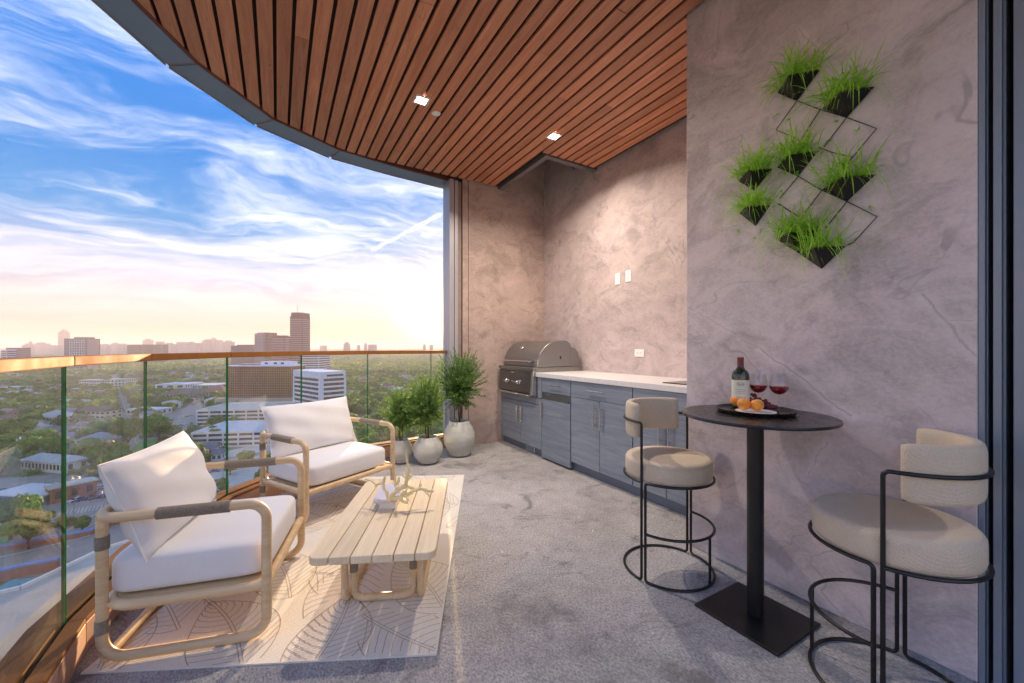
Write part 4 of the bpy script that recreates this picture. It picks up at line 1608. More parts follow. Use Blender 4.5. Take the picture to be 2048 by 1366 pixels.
# ------------------------------------------------------------------ bar table
BT = (1.815, 0.98)
BZ = 0.886
t = empty('bar_table', (BT[0], BT[1], 0), label='round black pedestal bar table with square base against the plaster wall', cat='bar table')
mb = MB(); mb.box(-0.172, -0.178, 0.0005, 0.172, 0.178, 0.011); mb.build('base_plate', 'black_metal', t, smooth=0, bevel=0.003)
mb = MB(); mb.lathe([(0.033, 0.011), (0.033, BZ - 0.014)], 32); mb.build('column', 'black_metal', t)
mb = MB(); mb.lathe([(0.12, BZ - 0.018), (0.285, BZ - 0.016), (0.297, BZ - 0.012), (0.30, BZ - 0.006), (0.298, BZ), (0.0, BZ)], 72); mb.build('table_top', 'black_top', t)

# ------------------------------------------------------------------ bar stools
def bar_stool(loc, ang, seat_mat, back_mat, label):
    """faces local -y; the backrest stands at +y"""
    t = empty('bar_stool', (loc[0], loc[1], 0), ang, label, 'bar stool', 'beige bar stools with black wire frames')
    r, Rr, g = 0.0068, 0.225, 0.011
    SZ, AZ, FZ = 0.500, 0.80, 0.245

    def arc(z, a0, a1, rad=Rr, n=20):
        return [(rad * math.cos(a0 + (a1 - a0) * i / n), rad * math.sin(a0 + (a1 - a0) * i / n), z) for i in range(n + 1)]
    e = math.asin(g / Rr)
    # rear wire: floor half ring, up both sides, round behind the backrest
    low = arc(r, e, math.pi - e)
    up = arc(AZ, math.pi - e, e)
    mb = MB()
    a, b = low[0], low[-1]
    path = [Vector(p) for p in low[1:-1]]
    seg_right = fillet([low[1], (a[0], a[1], r), (a[0], a[1], AZ), up[-2]], [0, 0.03, 0.03, 0], 6)
    seg_left = fillet([low[-2], (b[0], b[1], r), (b[0], b[1], AZ), up[1]], [0, 0.03, 0.03, 0], 6)
    loop = path[1:-1] + seg_left + [Vector(p) for p in up[2:-2]] + seg_right[::-1]
    mb.tube(loop, r, 10, closed=True)
    mb.build('rear_frame', 'black_metal', t)
    # front wire: floor half ring, up to the seat, front half of the seat ring
    low = arc(r, -e, -math.pi + e)
    up = arc(SZ, -math.pi + e, -e)
    a, b = low[0], low[-1]
    seg_right = fillet([low[1], (a[0], a[1], r), (a[0], a[1], SZ), up[-2]], [0, 0.03, 0.03, 0], 6)
    seg_left = fillet([low[-2], (b[0], b[1], r), (b[0], b[1], SZ), up[1]], [0, 0.03, 0.03, 0], 6)
    loop = [Vector(p) for p in low[2:-2]] + seg_left + [Vector(p) for p in up[2:-2]] + seg_right[::-1]
    mb = MB(); mb.tube(loop, r, 10, closed=True); mb.build('front_frame', 'black_metal', t)
    mb = MB(); mb.tube(arc(SZ, e, math.pi - e), r, 10); mb.build('seat_ring', 'black_metal', t)
    mb = MB(); mb.tube(arc(FZ, -e, -math.pi + e), r, 10); mb.tube([(0, -Rr, r), (0, -Rr, FZ)], r, 8); mb.build('footrest', 'black_metal', t)
    mb = MB()
    S = Rr - 0.006
    mb.lathe([(0, SZ - 0.004), (S - 0.03, SZ - 0.004), (S - 0.012, SZ - 0.002), (S - 0.004, SZ + 0.006), (S, SZ + 0.022), (S, SZ + 0.078), (S - 0.0015, SZ + 0.088), (S - 0.006, SZ + 0.096), (S - 0.013, SZ + 0.1015), (S - 0.022, SZ + 0.104), (S - 0.034, SZ + 0.1052), (S - 0.08, SZ + 0.1062), (0, SZ + 0.107)], 64)
    mb.build('seat_cushion', seat_mat, t, smooth=60)
    # curved pad of the backrest
    th, zb, zt = 0.042, AZ - 0.092, AZ + 0.088
    a0, a1, n = R(14), R(166), 28
    vs, fs = [], []
    prof = []
    m = 20
    for k in range(m):
        aa = 2 * math.pi * k / m
        cx, cz = math.cos(aa), math.sin(aa)
        prof.append((math.copysign(abs(cx) ** 0.55, cx) * th / 2, math.copysign(abs(cz) ** 0.35, cz) * (zt - zb) / 2))
    for i in range(n + 1):
        f = i / n
        a = a0 + (a1 - a0) * f
        endk = min(f, 1 - f)
        sc = 1.0 if endk > 0.06 else (1 - (1 - endk / 0.06) ** 2.5 * 0.55)
        for (dx, dz) in prof:
            rad = Rr - r - th / 2 + dx * sc
            vs.append((rad * math.cos(a), rad * math.sin(a), (zb + zt) / 2 + dz * (0.86 + 0.14 * sc)))
    for i in range(n):
        for k in range(m):
            k2 = (k + 1) % m
            fs.append((i * m + k, (i + 1) * m + k, (i + 1) * m + k2, i * m + k2))
    fs.append(tuple(range(m)))
    fs.append(tuple(n * m + k for k in range(m - 1, -1, -1)))
    mb = MB(); mb.add(vs, fs); mb.build('backrest', back_mat, t, smooth=70)


bar_stool((1.81, 1.435), R(8), 'boucle', 'boucle', 'beige bar stool in front of the kitchen cabinets, left of the bar table')
bar_stool((1.835, 0.535), R(180 + 9), 'twill', 'twill', 'beige bar stool in the right foreground next to the door frame')

# ------------------------------------------------------------------ tray, bottle, glasses and fruit
tr = at_z(1514, 812, BZ)
mb = MB()
mb.lathe([(0.0, 0.004), (0.140, 0.004), (0.147, 0.006), (0.158, 0.017), (0.162, 0.017), (0.150, 0.001), (0.13, 0.0005), (0.0, 0.0005)], 64)
TRX, TRY = 1.872, 1.012
tag(mb.build('serving_tray', 'black_top', loc=(TRX, TRY, BZ + 0.0004)), 'black round serving tray on the bar table', 'tray')
TZ = BZ + 0.0050
mb = MB(); mb.lathe([(0, 0), (0.070, 0), (0.080, 0.005), (0.0805, 0.006), (0.068, 0.0025), (0, 0.0025)], 48)
tag(mb.build('plate', 'plate', loc=(1.838, 0.992, TZ)), 'small white plate under the peaches on the tray', 'plate')

bt = at_depth(1481, 700, 1.93)
bo = empty('wine_bottle', (bt.x, bt.y, TZ), label='dark green wine bottle with cream label on the tray', cat='bottle')
mb = MB(); mb.lathe([(0.030, 0.0), (0.036, 0.003), (0.0375, 0.010), (0.0375, 0.150), (0.0365, 0.160), (0.031, 0.174), (0.020, 0.185), (0.0142, 0.196), (0.0135, 0.205), (0.0135, 0.236), (0, 0.236)], 36)
mb.build('glass_body', 'bottle_glass', bo)
mb = MB(); mb.lathe([(0.0140, 0.192), (0.0142, 0.196), (0.0142, 0.232), (0.0148, 0.234), (0.0148, 0.242), (0.0, 0.2425)], 28); mb.build('capsule', 'capsule', bo)
face = math.atan2(-bt.y, -bt.x)


def wrap(mbx, rad, a0, a1, z0, z1, n=24):
    vs, fs = [], []
    for i in range(n + 1):
        a = a0 + (a1 - a0) * i / n
        vs += [(rad * math.cos(a), rad * math.sin(a), z0), (rad * math.cos(a), rad * math.sin(a), z1)]
    for i in range(n):
        fs.append((2 * i, 2 * i + 2, 2 * i + 3, 2 * i + 1))
    mbx.add(vs, fs)


mb = MB(); wrap(mb, 0.0379, face - 1.5, face + 1.5, 0.016, 0.134); lb = mb.build('paper_label', 'bottle_label', bo)
mb = MB()
for i in range(24):
    a, b = 2 * math.pi * i / 24, 2 * math.pi * (i + 1) / 24
    q = []
    for (an, k) in ((a, 1.0), (b, 1.0), (b, 0.8), (a, 0.8)):
        ang = face + 0.42 * k * math.cos(an)
        q.append((0.0381 * math.cos(ang), 0.0381 * math.sin(ang), 0.115 + 0.0085 * k * math.sin(an)))
    mb.add(q, [(0, 1, 2, 3)])
wrap(mb, 0.0381, face - 0.22, face + 0.22, 0.1135, 0.1165, 6)
for z in (0.088, 0.080, 0.072, 0.052, 0.040):
    wrap(mb, 0.0381, face - 0.55, face + 0.55, z, z + 0.0012, 8)
mb.build('printed_lines', 'label_ink', lb, smooth=0)


def wine_glass(u, d, label):
    p = at_depth(u, 700, d)
    t = empty('wine_glass', (p.x, p.y, TZ), label=label, cat='wine glass', group='glasses of red wine')
    mb = MB(); mb.lathe([(0.0, 0.0006), (0.032, 0.0006), (0.033, 0.0014), (0.012, 0.0035), (0.0035, 0.010), (0.0030, 0.014)], 32); mb.build('foot', 'goblet', t)
    mb = MB(); mb.lathe([(0.0030, 0.014), (0.0026, 0.04), (0.0030, 0.064), (0.005, 0.070)], 14); mb.build('stem', 'goblet', t)
    outer = [(0.005, 0.070), (0.018, 0.074), (0.030, 0.083), (0.0375, 0.097), (0.0395, 0.111), (0.0375, 0.128), (0.033, 0.147), (0.0295, 0.163)]
    mb = MB()
    mb.lathe(outer + [(r - 0.0008, z) for r, z in outer[::-1]], 40)
    mb.build('bowl', 'goblet', t)
    mb = MB(); mb.lathe([(0.0, 0.0712), (0.0165, 0.0755), (0.0285, 0.0842), (0.0360, 0.0975), (0.0380, 0.109), (0.0, 0.109)], 36); mb.build('wine', 'wine', t)


wine_glass(1516, 1.93, 'glass of red wine next to the bottle')
wine_glass(1558, 1.86, 'glass of red wine standing farthest from the bottle')


def peach(u, v, rad, label):
    p = at_z(u, v, TZ + 0.0045 + rad)
    mb = MB()
    seg, rings = 24, 16
    vs, fs = [], []
    for i in range(rings + 1):
        ph = math.pi * i / rings
        for k in range(seg):
            a = 2 * math.pi * k / seg
            cre = 1 - 0.06 * math.exp(-(min(a, 2 * math.pi - a) / 0.22) ** 2)
            rr = rad * cre * (1 - 0.16 * math.exp(-(ph / 0.3) ** 2))
            vs.append((rr * math.sin(ph) * math.cos(a), rr * math.sin(ph) * math.sin(a), rr * math.cos(ph) * 0.94))
    for i in range(rings):
        for k in range(seg):
            k2 = (k + 1) % seg
            fs.append((i * seg + k, (i + 1) * seg + k, (i + 1) * seg + k2, i * seg + k2))
    mb.add(vs, fs)
    o = mb.build('peach', 'peach', loc=(p.x, p.y, p.z), smooth=80)
    o.rotation_euler = (random.uniform(-.3, .3), random.uniform(-.3, .3), random.uniform(0, 6))
    tag(o, label, 'fruit', 'peaches on the tray')


peach(1473, 802, 0.0275, 'orange peach at the left end of the fruit, in front of the bottle')
peach(1488, 808, 0.0285, 'orange peach in the middle of the three peaches')
peach(1514, 810, 0.0275, 'yellow orange peach nearest the grapes')
gp_ = empty('grape_bunch', (1.90, 1.0, TZ + 0.003), label='bunch of red grapes on the tray behind the peaches', cat='fruit')
gm = MB(); gm.sphere((0, 0, 0), 0.0078, 12, 8)
g0 = gm.build('grape', 'grape', gp_, smooth=80)
first = True
a, b = at_z(1500, 803, TZ + 0.02), at_z(1552, 817, TZ + 0.01)
ga, gb = Vector((a.x - 1.90, a.y - 1.0, 0)), Vector((b.x - 1.90, b.y - 1.0, 0))
rg = random.Random(4)
for i in range(95):
    f = rg.random()
    w = 0.036 * (1 - 0.55 * f)
    q = ga.lerp(gb, f) + Vector((rg.uniform(-1, 1) * w, rg.uniform(-1, 1) * w, 0))
    z = 0.0085 + rg.random() * 0.054 * (1 - f) ** 0.8 * (1 - ((q - ga.lerp(gb, f)).length / (w * 1.5)) ** 2)
    o = g0 if first else g0.copy()
    if not first:
        COL.objects.link(o)
    first = False
    s = rg.uniform(0.85, 1.1)
    o.scale = (s, s, s)
    o.location = (q.x, q.y, z)
mb = MB(); mb.tube([ga + Vector((0, 0, 0.03)), ga.lerp(gb, 0.5) + Vector((0, 0, 0.028)), gb + Vector((0, 0, 0.012))], 0.0018, 6); mb.build('grape_stem', 'grape_stem', gp_)

# ------------------------------------------------------------------ hanging planters on the near wall
WZ = (1440, 80, 2.844)


def wp(x, y, off=0.0):
    return at_x(WZ[0] + x / WZ[2], WZ[1] + y / WZ[2], NEARX - off)


lat = MB()
for ln in ([(330, 300), (437, 345), (570, 395), (720, 440), (890, 503), (755, 665), (640, 640), (560, 610)],
           [(437, 345), (318, 512), (425, 555)], [(570, 395), (462, 565)], [(720, 440), (590, 610)], [(755, 665), (700, 735)],
           [(328, 722), (445, 775), (570, 850), (722, 918), (893, 1005), (760, 1150), (720, 1168)], [(445, 775), (340, 900)],
           [(582, 850), (470, 1000)], [(722, 918), (600, 1070)], [(330, 930), (440, 1000), (570, 1075)], [(437, 345), (570, 165)], [(720, 440), (875, 265)]):
    lat.tube([wp(x, y, 0.008) for x, y in ln], 0.0022, 6)
tag(lat.build('wire_trellis', 'wire'), 'thin dark wire trellis of diamonds on the plaster wall', 'trellis')

POTS = [((328, 300), (437, 345), (570, 165), (390, 200), 'top left black planter of the wall trellis with grassy plant'),
        ((580, 390), (720, 440), (875, 265), (685, 290), 'large top right black planter of the wall trellis'),
        ((328, 722), (445, 775), (560, 630), (385, 655), 'black planter in the middle of the wall trellis'),
        ((100, 800), (195, 857), (300, 730), (165, 740), 'small black planter at the far left of the trellis, upper of two'),
        ((582, 850), (722, 918), (885, 765), (690, 780), 'large black planter on the right side below the middle of the trellis'),
        ((110, 985), (203, 1058), (285, 940), (150, 945), 'small black planter at the far left of the trellis, lower of two'),
        ((322, 1135), (450, 1215), (575, 1075), (385, 1095), 'black planter half hidden behind the lowest one'),
        ((452, 1217), (578, 1302), (718, 1170), (535, 1180), 'lowest black planter of the wall trellis')]
RUN = [[(440, 290), (300, 300), (365, 330), (320, 430), (395, 455)], [(668, 468), (785, 512)], [(625, 575), (578, 645), (405, 720), (440, 760), (530, 735)],
       [(275, 765), (370, 770)], [(850, 955)], [(350, 865), (305, 950), (150, 985), (175, 1030), (105, 1080)], [(275, 1045), (200, 1130), (235, 1085)], []]


def blade(V, Q, root, d, up, L, droop, w, rnd, n=6):
    """one arching grass blade as a ribbon"""
    side = d.cross(up)
    if side.length < 1e-4:
        side = Vector((0, 1, 0))
    side.normalize()
    k = len(V)
    for i in range(n + 1):
        f = i / n
        p = root + d * (L * f) + up * 0
        p = p + Vector((0, 0, -droop * L * f ** 2.4))
        p.x = min(p.x, NEARX - 0.004)
        ww = w * (1 - f) ** 0.6 * (0.6 + 0.4 * min(1, f * 4))
        V.append(tuple(p + side * ww))
        V.append(tuple(p - side * ww))
    for i in range(n):
        Q.append((k + 2 * i, k + 2 * i + 1, k + 2 * i + 3, k + 2 * i + 2))


rgp = random.Random(21)
for pi, (Lp, Bp, Rp, Pp, lab) in enumerate(POTS):
    Lw, Bw, Rw = wp(*Lp, 0.004), wp(*Bp, 0.004), wp(*Rp, 0.004)
    Pw = wp(*Pp, 0.11)
    org = Vector((NEARX, (Lw.y + Rw.y) / 2, Bw.z))
    t = empty('wall_planter', tuple(org), label=lab, cat='planter', group='black wall planters')
    mb = MB()
    ins = lambda p: p + (((Lw + Rw + Bw + Pw) / 4) - p) * 0.05
    A = [p - org for p in (Lw, Bw, Rw, Pw)]
    Bq = [ins(p) - org for p in (Lw, Bw, Rw, Pw)]
    rimdrop = Vector((0, 0, -0.012))
    mb.add(A, [(0, 1, 3), (1, 2, 3), (0, 2, 1)])
    soilp = [A[0] + rimdrop, A[3] + rimdrop, A[2] + rimdrop]
    mb.add([A[0] + rimdrop * 0.2, A[3] + rimdrop * 0.2, A[2] + rimdrop * 0.2], [(0, 1, 2)])
    mb.build('planter_shell', 'planter_black', t, smooth=0)
    V, Q = [], []
    size = (Rw - Lw).length
    top = Vector((0, 0, 1))
    nb = 150
    for i in range(nb):
        a, b = rgp.random(), rgp.random()
        if a + b > 1:
            a, b = 1 - a, 1 - b
        root = Lw + (Rw - Lw) * a + (Pw - Lw) * b
        ang = rgp.uniform(0, 2 * math.pi)
        out = rgp.uniform(0.25, 1.5)
        d = Vector((-abs(math.cos(ang)) * out * 0.8 - 0.05, math.sin(ang) * out * 1.15, 1.0)).normalized()
        blade(V, Q, root - org - Vector((0, 0, 0.005)), d, top, rgp.uniform(0.11, 0.27) * (0.55 + size * 2.2), rgp.uniform(0.3, 1.15) * out, rgp.uniform(0.0024, 0.0042), rgp, 8)
    V2 = [tuple(Vector(p)) for p in V]
    V2 = [(min(p[0], -0.004), p[1], p[2]) for p in V2]
    np_mesh('grass', np.array(V2), np.array(Q), 'grass_lime', t)
    for (x, y) in RUN[pi]:
        V, Q = [], []
        c = wp(x, y, 0.022) - org
        for i in range(16):
            ang = rgp.uniform(0, 2 * math.pi)
            d = Vector((-0.5 - 0.3 * rgp.random(), math.cos(ang), 0.9 * math.sin(ang) + 0.35)).normalized()
            blade(V, Q, c, d, top, rgp.uniform(0.02, 0.038), 0.7, 0.0014, rgp, 4)
        # the thin runner it hangs on
        rootp = (Lw + Rw + Pw) / 3 - org
        far = (c - rootp)
        if far.length < 0.35:
            blade(V, Q, rootp, far.normalized(), top, far.length, 0.0, 0.0006, rgp, 4)
        V = [(min(p[0], -0.003), p[1], p[2]) for p in V]
        np_mesh('plantlet', np.array(V), np.array(Q), 'grass_lime', t)
# ------------------------------------------------------------------ the city below
HG = EYE - GROUND


def gp(u, v):
    return at_z(u, v, GROUND)


BIG = 24000
mb = MB()
mb.box(-BIG, -BIG, -1.0, BIG, BIG, 0.0)
tag(mb.build('ground', 'city_ground', loc=(0, 0, GROUND), smooth=0), 'city ground seen far below the balcony', kind='structure')
FOOT = []       # (x, y, radius) kept free of trees


def sheet(name, pix, mat, z, label=None, thick=0.05):
    pts = [gp(u, v) for u, v in pix]
    a = sum(pts[i].x * pts[(i + 1) % len(pts)].y - pts[(i + 1) % len(pts)].x * pts[i].y for i in range(len(pts)))
    if a < 0:
        pts = pts[::-1]
    mb = MB()
    mb.prism([(p.x, p.y) for p in pts], -0.5, z)
    o = tag(mb.build(name, mat, loc=(0, 0, GROUND), smooth=0), label, kind='structure')
    SHEETS.append([(p.x, p.y) for p in pts])
    return o


SHEETS = []


def in_poly(x, y, poly):
    c = False
    n = len(poly)
    j = n - 1
    for i in range(n):
        xi, yi = poly[i]
        xj, yj = poly[j]
        if (yi > y) != (yj > y) and x < (xj - xi) * (y - yi) / (yj - yi + 1e-9) + xi:
            c = not c
        j = i
    return c


def road(name, pix, width, mat='asphalt', z=0.06, label=None):
    pts = [Vector((gp(u, v).x, gp(u, v).y, 0)) for u, v in pix]
    L, Rr = offset_poly(pts, width / 2), offset_poly(pts, -width / 2)
    mb = MB()
    for i in range(len(pts) - 1):
        mb.add([(*L[i].xy, z), (*Rr[i].xy, z), (*Rr[i + 1].xy, z), (*L[i + 1].xy, z)], [(0, 1, 2, 3)])
        SHEETS.append([tuple(L[i].xy), tuple(Rr[i].xy), tuple(Rr[i + 1].xy), tuple(L[i + 1].xy)])
    o = tag(mb.build(name, mat, loc=(0, 0, GROUND), smooth=0), label, kind='structure')
    # kerbs as real steps, and a painted middle line
    for S in (L, Rr):
        kb = MB()
        for i in range(len(pts) - 1):
            a, b = S[i], S[i + 1]
            n = Vector((-(b - a).y, (b - a).x, 0)).normalized() * 0.25
            kb.prism([(*(a - n).xy,), (*(b - n).xy,), (*(b + n).xy,), (*(a + n).xy,)], -0.2, z + 0.13)
        kb.build('kerb', 'concrete_lot', o, smooth=0)
    ml = MB()
    for i in range(len(pts) - 1):
        a, b = pts[i], pts[i + 1]
        n = Vector((-(b - a).y, (b - a).x, 0)).normalized() * 0.12
        ml.add([(*(a - n).xy, z + 0.01), (*(b - n).xy, z + 0.01), (*(b + n).xy, z + 0.01), (*(a + n).xy, z + 0.01)], [(0, 1, 2, 3)])
    ml.build('middle_line', 'road_line', o, smooth=0)
    return o


# streets, lots and lawn
PARK = sheet('parking_lot', [(-180, 968), (140, 948), (250, 962), (236, 1015), (160, 1050), (-180, 1062)], 'asphalt', 0.10, 'wide grey parking lot far below the left panes')
sheet('paved_yard', [(-160, 1064), (170, 1052), (240, 1030), (300, 1040), (260, 1120), (-160, 1190)], 'yard_paving', 0.08, 'pale paved yard below the parking lot')
sheet('dirt_lot', [(440, 905), (560, 880), (640, 900), (600, 960), (470, 975)], 'concrete_lot', 0.08, 'pale bare lot in front of the garages')
sheet('parking_lot', [(345, 950), (470, 930), (520, 1010), (420, 1060), (330, 1040)], 'concrete_lot', 0.12, 'light parking lot seen between the two armchairs')
sheet('garage_yard', [(330, 830), (400, 805), (420, 850), (392, 905), (350, 880)], 'asphalt', 0.07, 'yard with parked cars left of the white garages')
sheet('lawn', [(262, 905), (275, 884), (345, 878), (352, 908)], 'lawn', 0.09, 'bright green lawn between the trees')
road('street', [(-200, 905), (60, 880), (180, 850), (300, 815), (420, 790), (560, 770)], 9, label='street running between the houses')
road('street', [(300, 1000), (285, 930), (262, 850), (245, 800), (232, 765), (225, 740)], 8, z=0.075, label='street leading away from the balcony towards the skyline')
road('street', [(-120, 1130), (60, 1092), (150, 1070), (250, 1010), (330, 960), (450, 920), (700, 880)], 10, z=0.115, label='street curving past the parking lot')
road('street', [(600, 900), (720, 870), (900, 850)], 12, z=0.09, label='street behind the potted shrubs')

# brick walls with blue coping, painted bays and a planted strip in the yard
def coped_wall(pix, h, label):
    pts = [Vector((gp(u, v).x, gp(u, v).y, 0)) for u, v in pix]
    t = empty('brick_wall', (0, 0, GROUND), 0, label, 'wall')
    A, B = offset_poly(pts, 0.4), offset_poly(pts, -0.4)
    C, D = offset_poly(pts, 0.75), offset_poly(pts, -0.75)
    mb, cp = MB(), MB()
    for i in range(len(pts) - 1):
        mb.prism([tuple(p.xy) for p in (B[i], B[i + 1], A[i + 1], A[i])], 0, h)
        cp.prism([tuple(p.xy) for p in (D[i], D[i + 1], C[i + 1], C[i])], h, h + 0.5)
    mb.build('brickwork', 'brick', t, smooth=0)
    cp.build('coping', 'kerb_blue', t, smooth=0)


coped_wall([(-120, 1122), (0, 1104), (60, 1092), (125, 1082), (180, 1070), (240, 1046)], 1.6, 'long low brick wall with blue coping across the paved yard')
coped_wall([(-120, 1196), (0, 1164), (60, 1150), (118, 1140)], 3.0, 'short brick wall with blue coping beside the teal roof')
for i in range(16):
    for (v0, v1, u0) in ((1002, 1010, 128), (1022, 1032, 122)):
        u = u0 + i * 7.5
        a_, b_ = gp(u, v0 - i * 1.1), gp(u - 5, v1 - i * 1.1)
        q = (b_ - a_).normalized()
        n = Vector((-q.y, q.x, 0)) * 0.10
        mb = MB()
        mb.add([(*(a_ - n).xy, 0.112), (*(b_ - n).xy, 0.112), (*(b_ + n).xy, 0.112), (*(a_ + n).xy, 0.112)], [(0, 1, 2, 3)])
        mb.build('bay_line', 'road_line', PARK, smooth=0)
sheet('grass_verge', [(-160, 1096), (-20, 1070), (26, 1066), (20, 1088), (-160, 1125)], 'lawn', 0.14, 'green verge under the wide trees at the left edge')

# pale roof of the tower's own podium right below the railing
zr = -34.0
pts = [at_z(u, v, zr) for u, v in ((-120, 1215), (40, 1178), (205, 1100), (330, 1062), (420, 1200), (300, 1420), (-120, 1500))]
mb = MB()
a = [(p.x, p.y) for p in pts]
mb.prism(a[::-1], GROUND, zr)
pod = tag(mb.build('podium_building', 'podium_roof', smooth=0), 'pale flat podium roof right below the near glass panes', 'building')
SHEETS.append(a)
mb = MB()
for i in range(3):
    p, q = Vector((*a[i], 0)), Vector((*a[i + 1], 0))
    n = Vector((-(q - p).y, (q - p).x, 0)).normalized() * 0.35
    mb.prism([(*(p - n).xy,), (*(p).xy,), (*(q).xy,), (*(q - n).xy,)][::1], zr - 0.4, zr + 0.5)
mb.build('parapet', 'garage_white', pod, smooth=0)

# ------------------------------------------------------------------ big buildings
FW = Vector((SN, CS, 0))
RT = Vector((CS, -SN, 0))


def site(name, u, d, rot, label, cat='building', group=None):
    p = at_depth(u, HOR, d)
    t = empty(name, (p.x, p.y, GROUND), -YAW + rot, label, cat, group)
    return t


def keepout(t, w, dep):
    c, s = math.cos(t.rotation_euler.z), math.sin(t.rotation_euler.z)
    cor = [(-w / 2 - 3, -3), (w / 2 + 3, -3), (w / 2 + 3, dep + 3), (-w / 2 - 3, dep + 3)]
    SHEETS.append([(t.location.x + x * c - y * s, t.location.y + x * s + y * c) for x, y in cor])


def hpx(v, d):
    return (HOR - v) * d / FPX + HG


def rep(o, offs, parent):
    for q in offs:
        c = o.copy()
        COL.objects.link(c)
        c.parent = parent
        c.location = q
    return o


def tower(name, u0, u1, vtop, d, dep, wall, band, pitch, bh, label, rot=0.0, roof=None, sides=True, proud=0.3):
    w = (u1 - u0) * d / FPX
    h = hpx(vtop, d)
    t = site(name, (u0 + u1) / 2, d, rot, label)
    mb = MB(); mb.box(-w / 2, 0, 0, w / 2, dep, h); mb.build('wall', wall, t, smooth=0)
    n = int((h - 4) / pitch)
    mb = MB(); mb.box(-w / 2 + 0.8, -proud, 0, w / 2 - 0.8, 0.05, bh); b = mb.build('window_band', band, t, smooth=0)
    b.location = (0, 0, 3)
    rep(b, [(0, 0, 3 + pitch * i) for i in range(1, n)], t)
    if sides:
        for s in (1, -1):
            mb = MB(); mb.box(s * (w / 2 - 0.05), 0.8, 0, s * (w / 2 + proud), dep - 0.8, bh); b = mb.build('window_band', band, t, smooth=0)
            b.location = (0, 0, 3)
            rep(b, [(0, 0, 3 + pitch * i) for i in range(1, n)], t)
    if roof:
        mb = MB(); mb.box(-w * 0.32, dep * 0.2, h, w * 0.38, dep * 0.8, h + roof); mb.build('roof_penthouse', wall, t, smooth=0)
    keepout(t, w, dep)
    return t, w, h


tw, w, h = tower('office_tower', 580, 605, 632, 900, 34, 'tower_pink', 'tower_band', 4.3, 1.5, 'tallest reddish office tower with pale floor bands on the skyline')
mb = MB(); mb.box(-w / 2 + 2, 1, h, w / 2 - 0.2, 33, h + 8); mb.build('roof_storey', 'tower_pink', tw, smooth=0)
mb = MB(); mb.tube([(-2, 10, h + 8), (-2, 10, h + 26)], 0.5, 6); mb.build('antenna', 'tower_grey', tw)
tower('office_tower', 509, 526, 667, 1150, 30, 'tower_grey', 'tower_band', 9, 0.8, 'pale slab tower, left half of the pair left of the tallest tower', roof=3)
tower('office_tower', 526, 538, 665, 1160, 40, 'tower_pink', 'tower_band', 9, 0.8, 'slightly taller slab joined to the pale slab tower')
tower('office_tower', 541, 570, 673, 1000, 34, 'tower_pink', 'tower_band', 4.2, 1.9, 'banded mid rise office block just left of the tallest tower', roof=3)
tower('office_tower', 570, 579, 674, 1060, 20, 'tower_grey', 'grey_glass', 4.2, 1.9, 'narrow grey block squeezed beside the tallest tower')
tower('office_block', 462, 508, 691, 1300, 40, 'tower_pink', 'grey_glass', 4.2, 2.0, 'low pinkish block right of the hazy skyline cluster', roof=3)
tower('office_block', 254, 309, 689, 1500, 60, 'roof_brown', 'brown_glazing', 4.2, 2.2, 'wide brown block with flat roof behind the handrail')
tower('office_block', 2, 13, 699, 1000, 30, 'white_cladding', 'grey_glass', 5, 3.6, 'small white block with grey glass at the left picture edge')
tower('office_block', 12, 33, 695.5, 1020, 30, 'tower_pink', 'tower_grey', 5, 2.0, 'pink block next to the small white one at the left edge')
tower('office_block', 601, 637, 706, 640, 40, 'white_cladding', 'brown_glazing', 3.6, 1.7, 'white gridded block seen through the glass under the tallest tower')
# dark block with a white grid
d = 1050
gb_, w, h = tower('office_block', 128, 172, 677, d, 36, 'grey_glass', 'grey_glass', 60, 0.1, 'dark grey office block with a white window grid near the left skyline', sides=False)
for i in range(7):
    x = -w / 2 + w * (0.26 + 0.66 * i / 6)
    mb = MB(); mb.box(x - 0.35, -0.5, h * 0.45, x + 0.35, -0.31, h - 4); mb.build('grid_bar', 'white_cladding', gb_, smooth=0)
for i in range(8):
    z = h * 0.45 + (h * 0.55 - 4.3) * i / 7
    mb = MB(); mb.box(-w / 2 + w * 0.25, -0.62, z - 0.35, w / 2 - w * 0.07, -0.52, z + 0.35); mb.build('grid_bar', 'white_cladding', gb_, smooth=0)
mb = MB(); mb.box(w / 2 + 0.02, 3, 0, w / 2 + 0.5, 33, h - 2); mb.build('sunlit_side', 'tower_band', gb_, smooth=0)  # low sun on this side painted in as a paler face
mb = MB(); mb.box(-w * 0.2, 8, h, w * 0.4, 28, h + 4); mb.build('roof_penthouse', 'grey_glass', gb_, smooth=0)

